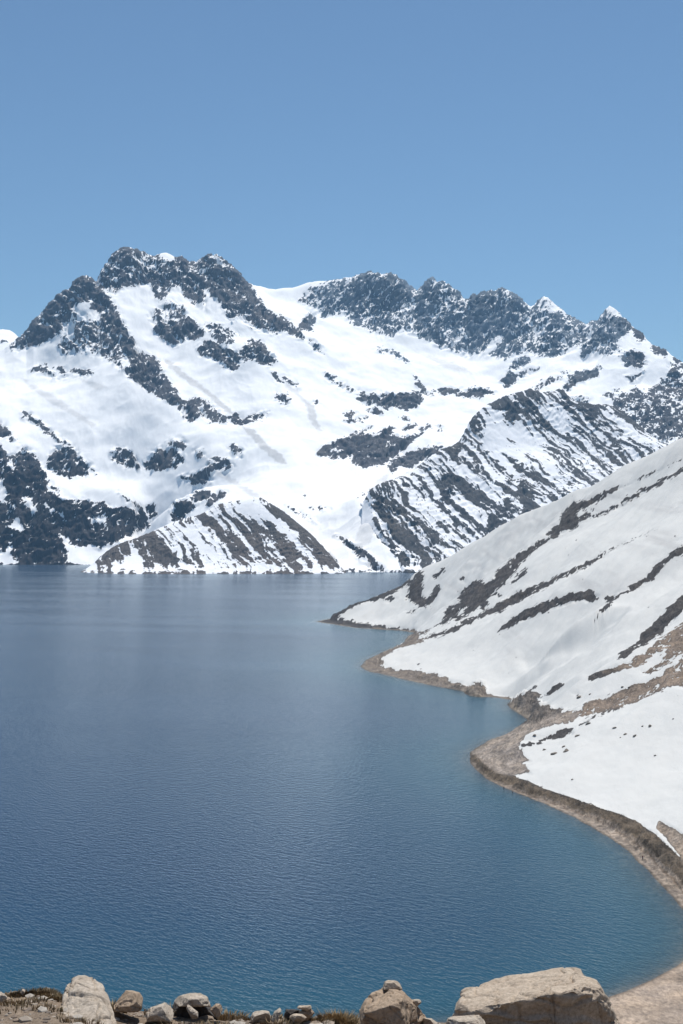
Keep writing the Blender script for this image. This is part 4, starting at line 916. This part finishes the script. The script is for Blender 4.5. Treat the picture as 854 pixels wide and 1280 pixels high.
def tint_mat(name):
    m, nt, nodes, links = new_mat(name)
    t = N(nt, 'ShaderNodeAttribute', attribute_name='tint').outputs['Color']
    b = nodes.new('ShaderNodeBsdfPrincipled'); links.new(t, b.inputs['Base Color']); b.inputs['Roughness'].default_value = .9; b.inputs['Specular IOR Level'].default_value = .1
    out = nodes.new('ShaderNodeOutputMaterial'); links.new(b.outputs[0], out.inputs[0]); return m
M_TINT = tint_mat('pebble_and_straw')

def lz(x, y): return float(ledge_height(np.array([x]), np.array([y]))[0])
# gravel
vs, fs, cs = [], [], []
rnd = random.Random(5)
ICO = bmesh.new(); bmesh.ops.create_icosphere(ICO, subdivisions=1, radius=1)
IV = np.array([v.co[:] for v in ICO.verts]); IF = [[v.index for v in f.verts] for f in ICO.faces]; ICO.free()
px = np.array([rnd.uniform(-4.2, 2.3) for _ in range(3600)]); py = np.array([rnd.uniform(9.2, 12.25) for _ in range(3600)])
pz = ledge_height(px, py)
nr = np.random.default_rng(4)
for x, y, z in zip(px, py, pz):
    s = .007 + .04 * rnd.random() ** 6
    V_ = IV * (1 + .35 * (nr.random((len(IV), 1)) - .5)) * np.array([s * rnd.uniform(.8, 1.6), s * rnd.uniform(.8, 1.4), s * rnd.uniform(.45, .9)])
    ang = rnd.uniform(0, 6.28); ca, sa = math.cos(ang), math.sin(ang)
    o = len(vs); g = rnd.choice([(.33, .28, .23), (.28, .22, .17), (.21, .165, .13), (.17, .14, .115), (.40, .36, .31)])
    for q in V_:
        vs.append((x + q[0] * ca - q[1] * sa, y + q[0] * sa + q[1] * ca, z + q[2] + s * .1)); cs.append((*g, 1))
    fs += [[i + o for i in f] for f in IF]
tag(soup('gravel', vs, fs, M_TINT, cs), 'loose gravel and pebbles strewn over the ledge', 'gravel', kind='stuff')
# dry grass
vs, fs, cs = [], [], []
def tuft(u, y, n, r, h, dark):
    cx = (u - U0) / F * y
    for _ in range(n):
        a = rnd.uniform(0, 6.28); rr = r * math.sqrt(rnd.random())
        x, yy = cx + rr * math.cos(a), y + rr * .7 * math.sin(a); z = lz(x, yy)
        hh = h * rnd.uniform(.35, .85); lean = rnd.uniform(.1, .9) * hh; d = a + rnd.uniform(-.6, .6); w = rnd.uniform(.003, .006)
        t = rnd.random()
        c_ = [(.36, .27, .16), (.27, .195, .115), (.18, .14, .08)][rnd.randrange(3)]
        c_ = tuple(k * dark * (.8 + .4 * t) for k in c_)
        o = len(vs); wx_, wy_ = -math.sin(d + .7) * w, math.cos(d + .7) * w
        m1 = (x + lean * .35 * math.cos(d), yy + lean * .35 * math.sin(d), z + hh * .6); m2 = (x + lean * math.cos(d), yy + lean * math.sin(d), z + hh)
        vs.extend([(x - wx_, yy - wy_, z - .02), (x + wx_, yy + wy_, z - .02), (m1[0] + wx_ * .8, m1[1] + wy_ * .8, m1[2]), (m1[0] - wx_ * .8, m1[1] - wy_ * .8, m1[2]), m2])
        cs.extend([(*c_, 1)] * 5); fs.extend([[o, o + 1, o + 2, o + 3], [o + 3, o + 2, o + 4]])
for u, y, n, r, h, dk in [(40,11.8,420,.16,.055,.45),(52,11.8,420,.14,.055,.45),(64,11.7,380,.13,.06,.7),(72,11.5,300,.12,.06,.9),(12,11.8,260,.14,.05,.7),(28,11.2,200,.2,.06,1),(62,10.9,90,.16,.05,1),(20,10.9,60,.2,.05,.9),(140,11.6,260,.12,.12,1.1),(200,11.6,220,.12,.09,1),
    (218,11.8,260,.12,.13,1),(226,10.9,260,.14,.09,.9),(285,11.7,300,.16,.1,1.2),(270,11.0,260,.16,.07,.9),(300,10.9,220,.12,.07,.9),(350,11.1,300,.18,.08,.9),(395,11.5,260,.14,.08,1),(420,11.6,420,.14,.13,1.2),(428,11.6,420,.12,.14,1.25),(440,11.5,200,.1,.08,1.1),
    (545,11.6,160,.1,.07,1),(640,10.3,320,.3,.06,.9),(680,10.3,320,.3,.06,.9),(720,10.3,260,.24,.06,.8),(330,11.8,160,.16,.06,1),(100,10.5,100,.2,.06,1),(175,10.8,200,.2,.05,1)]:
    tuft(u, y, n, r, h, dk)
tag(soup('dry_grass', vs, fs, M_TINT, cs), 'dry straw coloured grass tufts growing along the ledge', 'grass', kind='stuff')

# ------------------------------------------------------------------ people on the beach
def plain(name, c, r=.8):
    m, nt, nodes, links = new_mat(name)
    b = nodes.new('ShaderNodeBsdfPrincipled'); out = nodes.new('ShaderNodeOutputMaterial'); links.new(b.outputs[0], out.inputs[0])
    tc = nodes.new('ShaderNodeTexCoord').outputs['Object']
    n = noise_tex(nt, 18, 3, .6, tc)
    links.new(mixc(nt, n, tuple(k * .8 for k in c), tuple(k * 1.2 for k in c)), b.inputs['Base Color']); b.inputs['Roughness'].default_value = r
    return m
def skin(name, joints, edges, mat, parent, sub=1):
    me = bpy.data.meshes.new(name + '_bones'); me.from_pydata([j[:3] for j in joints], edges, [])
    o = bpy.data.objects.new(name + '_bones', me); COL.objects.link(o)
    md = o.modifiers.new('s', 'SKIN'); sb = o.modifiers.new('u', 'SUBSURF'); sb.levels = sub
    for v, j in zip(me.skin_vertices[0].data, joints):
        r = j[3]; v.radius = (r, j[4] if len(j) > 4 else r)
    me.skin_vertices[0].data[0].use_root = True
    dg = bpy.context.evaluated_depsgraph_get()
    m2 = bpy.data.meshes.new_from_object(o.evaluated_get(dg)); m2.name = name
    bpy.data.objects.remove(o)
    m2.materials.clear(); m2.materials.append(mat)
    m2.polygons.foreach_set('use_smooth', np.ones(len(m2.polygons), bool))
    p = bpy.data.objects.new(name, m2); COL.objects.link(p); p.parent = parent
    return p
M_SKIN = plain('skin', (.45, .28, .2)); M_HAIR = plain('dark_hair', (.03, .02, .015)); M_JEAN = plain('navy_trousers', (.03, .035, .06))
M_RED = plain('dark_red_jacket', (.16, .015, .03)); M_BLK = plain('black_jacket', (.02, .02, .025)); M_GREY = plain('charcoal_jacket', (.04, .04, .05)); M_BOOT = plain('boots', (.05, .035, .025))
def person(u, v, jacket, label, rz, bend=0.0):
    x, y, z = near_ground(u, v)
    e = bpy.data.objects.new('person', None); COL.objects.link(e); e.location = (x, y, z); e.rotation_euler = (0, 0, rz); tag(e, label, 'person', 'people on the beach')
    f = bend
    sh = (0, f * .5, 1.40 - f * .15)
    body = [(0, 0, .92, .13, .10), (0, f * .25, 1.15, .13, .10), (*sh, .14, .1), (0, sh[1] + f * .1 + .02, sh[2] + .10, .055), (0, sh[1] + f * .15 + .03, sh[2] + .17, .09), (0, sh[1] + f * .17 + .03, sh[2] + .27, .09),
            (.10, 0, .85, .09), (.11, .02, .48, .06), (.12, 0, .08, .042), (.12, .13, .03, .04), (-.10, 0, .85, .09), (-.11, .03, .48, .06), (-.13, .02, .08, .042), (-.13, .15, .03, .04),
            (.19, sh[1], sh[2] - .02, .06), (.25, sh[1] - .02, 1.10, .045), (.24, sh[1] + .1, .86, .034), (.24, sh[1] + .13, .77, .03), (-.19, sh[1], sh[2] - .02, .06), (-.25, sh[1] - .02, 1.10, .045), (-.24, sh[1] + .1, .86, .034), (-.24, sh[1] + .13, .77, .03)]
    ed = [(0,1),(1,2),(2,3),(3,4),(4,5),(0,6),(6,7),(7,8),(8,9),(0,10),(10,11),(11,12),(12,13),(2,14),(14,15),(15,16),(16,17),(2,18),(18,19),(19,20),(20,21)]
    skin('body', body, ed, M_SKIN, e)
    def g(i, k): j = body[i]; return (*j[:3], j[3] + k, (j[4] if len(j) > 4 else j[3]) + k)
    ix = [0,1,2,14,15,16,18,19,20]; re = {q: n for n, q in enumerate(ix)}
    skin('jacket', [g(q, .025) for q in ix], [(re[a], re[b]) for a, b in ed if a in re and b in re], jacket, e)
    ix = [0,6,7,8,10,11,12]; re = {q: n for n, q in enumerate(ix)}
    skin('trousers', [g(q, .015) for q in ix], [(re[a], re[b]) for a, b in ed if a in re and b in re], M_JEAN, e)
    h = body[5]
    skin('hair', [(0, h[1] - .02, h[2] + .01, .095), (0, h[1] - .05, h[2] - .08, .085)], [(0, 1)], M_HAIR, e)
    return e
person(803, 1074, M_RED, 'person in a dark red jacket standing at the waterline of the near beach', .6, .15)
person(629.5, 987, M_BLK, 'left person of the two far along the beach, in a black jacket', -.4)
person(641, 992, M_GREY, 'right person of the two far along the beach, in a charcoal jacket', 1.2, .3)

# ------------------------------------------------------------------ air, light, camera
bm = bmesh.new(); bmesh.ops.create_cube(bm, size=1)
me = bpy.data.meshes.new('haze'); bm.to_mesh(me); bm.free()
hz = bpy.data.objects.new('haze', me); COL.objects.link(hz)
hz.scale = (11000, 9800, 1700); hz.location = (0, 4300, 825)
m, nt, nodes, links = new_mat('mountain_air')
pv = nodes.new('ShaderNodeVolumePrincipled'); pv.inputs['Color'].default_value = (.38, .68, 1.0, 1); pv.inputs['Density'].default_value = 3.0e-5; pv.inputs['Anisotropy'].default_value = .1
out = nodes.new('ShaderNodeOutputMaterial'); links.new(pv.outputs[0], out.inputs['Volume'])
me.materials.append(m)
tag(hz, 'thin blue mountain air over the lake and far range', 'haze', kind='stuff')

EL, AZ = math.radians(69), math.radians(24)
sd = Vector((math.sin(AZ) * math.cos(EL), math.cos(AZ) * math.cos(EL), math.sin(EL)))
L = bpy.data.lights.new('sun', 'SUN'); L.energy = 4.1; L.angle = math.radians(.53); L.color = (1.0, .965, .91)
lo = bpy.data.objects.new('sun', L); COL.objects.link(lo); lo.rotation_euler = sd.to_track_quat('Z', 'Y').to_euler(); lo.location = (0, 0, 3000)
W = bpy.data.worlds.new('World'); SC.world = W; W.use_nodes = True
nt = W.node_tree; nt.nodes.clear()
sky = nt.nodes.new('ShaderNodeTexSky'); sky.sky_type = 'NISHITA'; sky.sun_disc = False
sky.sun_elevation = EL; sky.sun_rotation = AZ; sky.altitude = 2900; sky.air_density = 1.25; sky.dust_density = 1.6; sky.ozone_density = 5.0
bg = nt.nodes.new('ShaderNodeBackground'); bg.inputs['Strength'].default_value = .084
wo = nt.nodes.new('ShaderNodeOutputWorld'); sg = nt.nodes.new('ShaderNodeMix'); sg.data_type = 'RGBA'; sg.blend_type = 'MULTIPLY'; sg.inputs[0].default_value = 1; sg.inputs[7].default_value = (.92, .985, .945, 1)
nt.links.new(sky.outputs[0], sg.inputs[6]); nt.links.new(sg.outputs[2], bg.inputs[0]); nt.links.new(bg.outputs[0], wo.inputs[0])

cam = bpy.data.cameras.new('camera'); co = bpy.data.objects.new('camera', cam); COL.objects.link(co)
cam.sensor_fit = 'VERTICAL'; cam.sensor_height = 36.0; cam.lens = 36.0 * F / 1280.0
cam.shift_y = 20.0 / 1280.0; cam.clip_start = .1; cam.clip_end = 30000
co.location = (0, 0, H); co.rotation_euler = (math.radians(90), 0, 0)
SC.camera = co
SC.view_settings.view_transform = 'Standard'; SC.view_settings.look = 'None'; SC.view_settings.gamma = 1; SC.view_settings.exposure = .25
try: SC.view_settings.use_curve_mapping = False
except Exception: pass
SC.render.engine = 'CYCLES'
SC.cycles.use_denoising = True
SC.cycles.max_bounces = 6; SC.cycles.volume_bounces = 1; SC.cycles.transparent_max_bounces = 8
SC.cycles.sample_clamp_indirect = 6.0
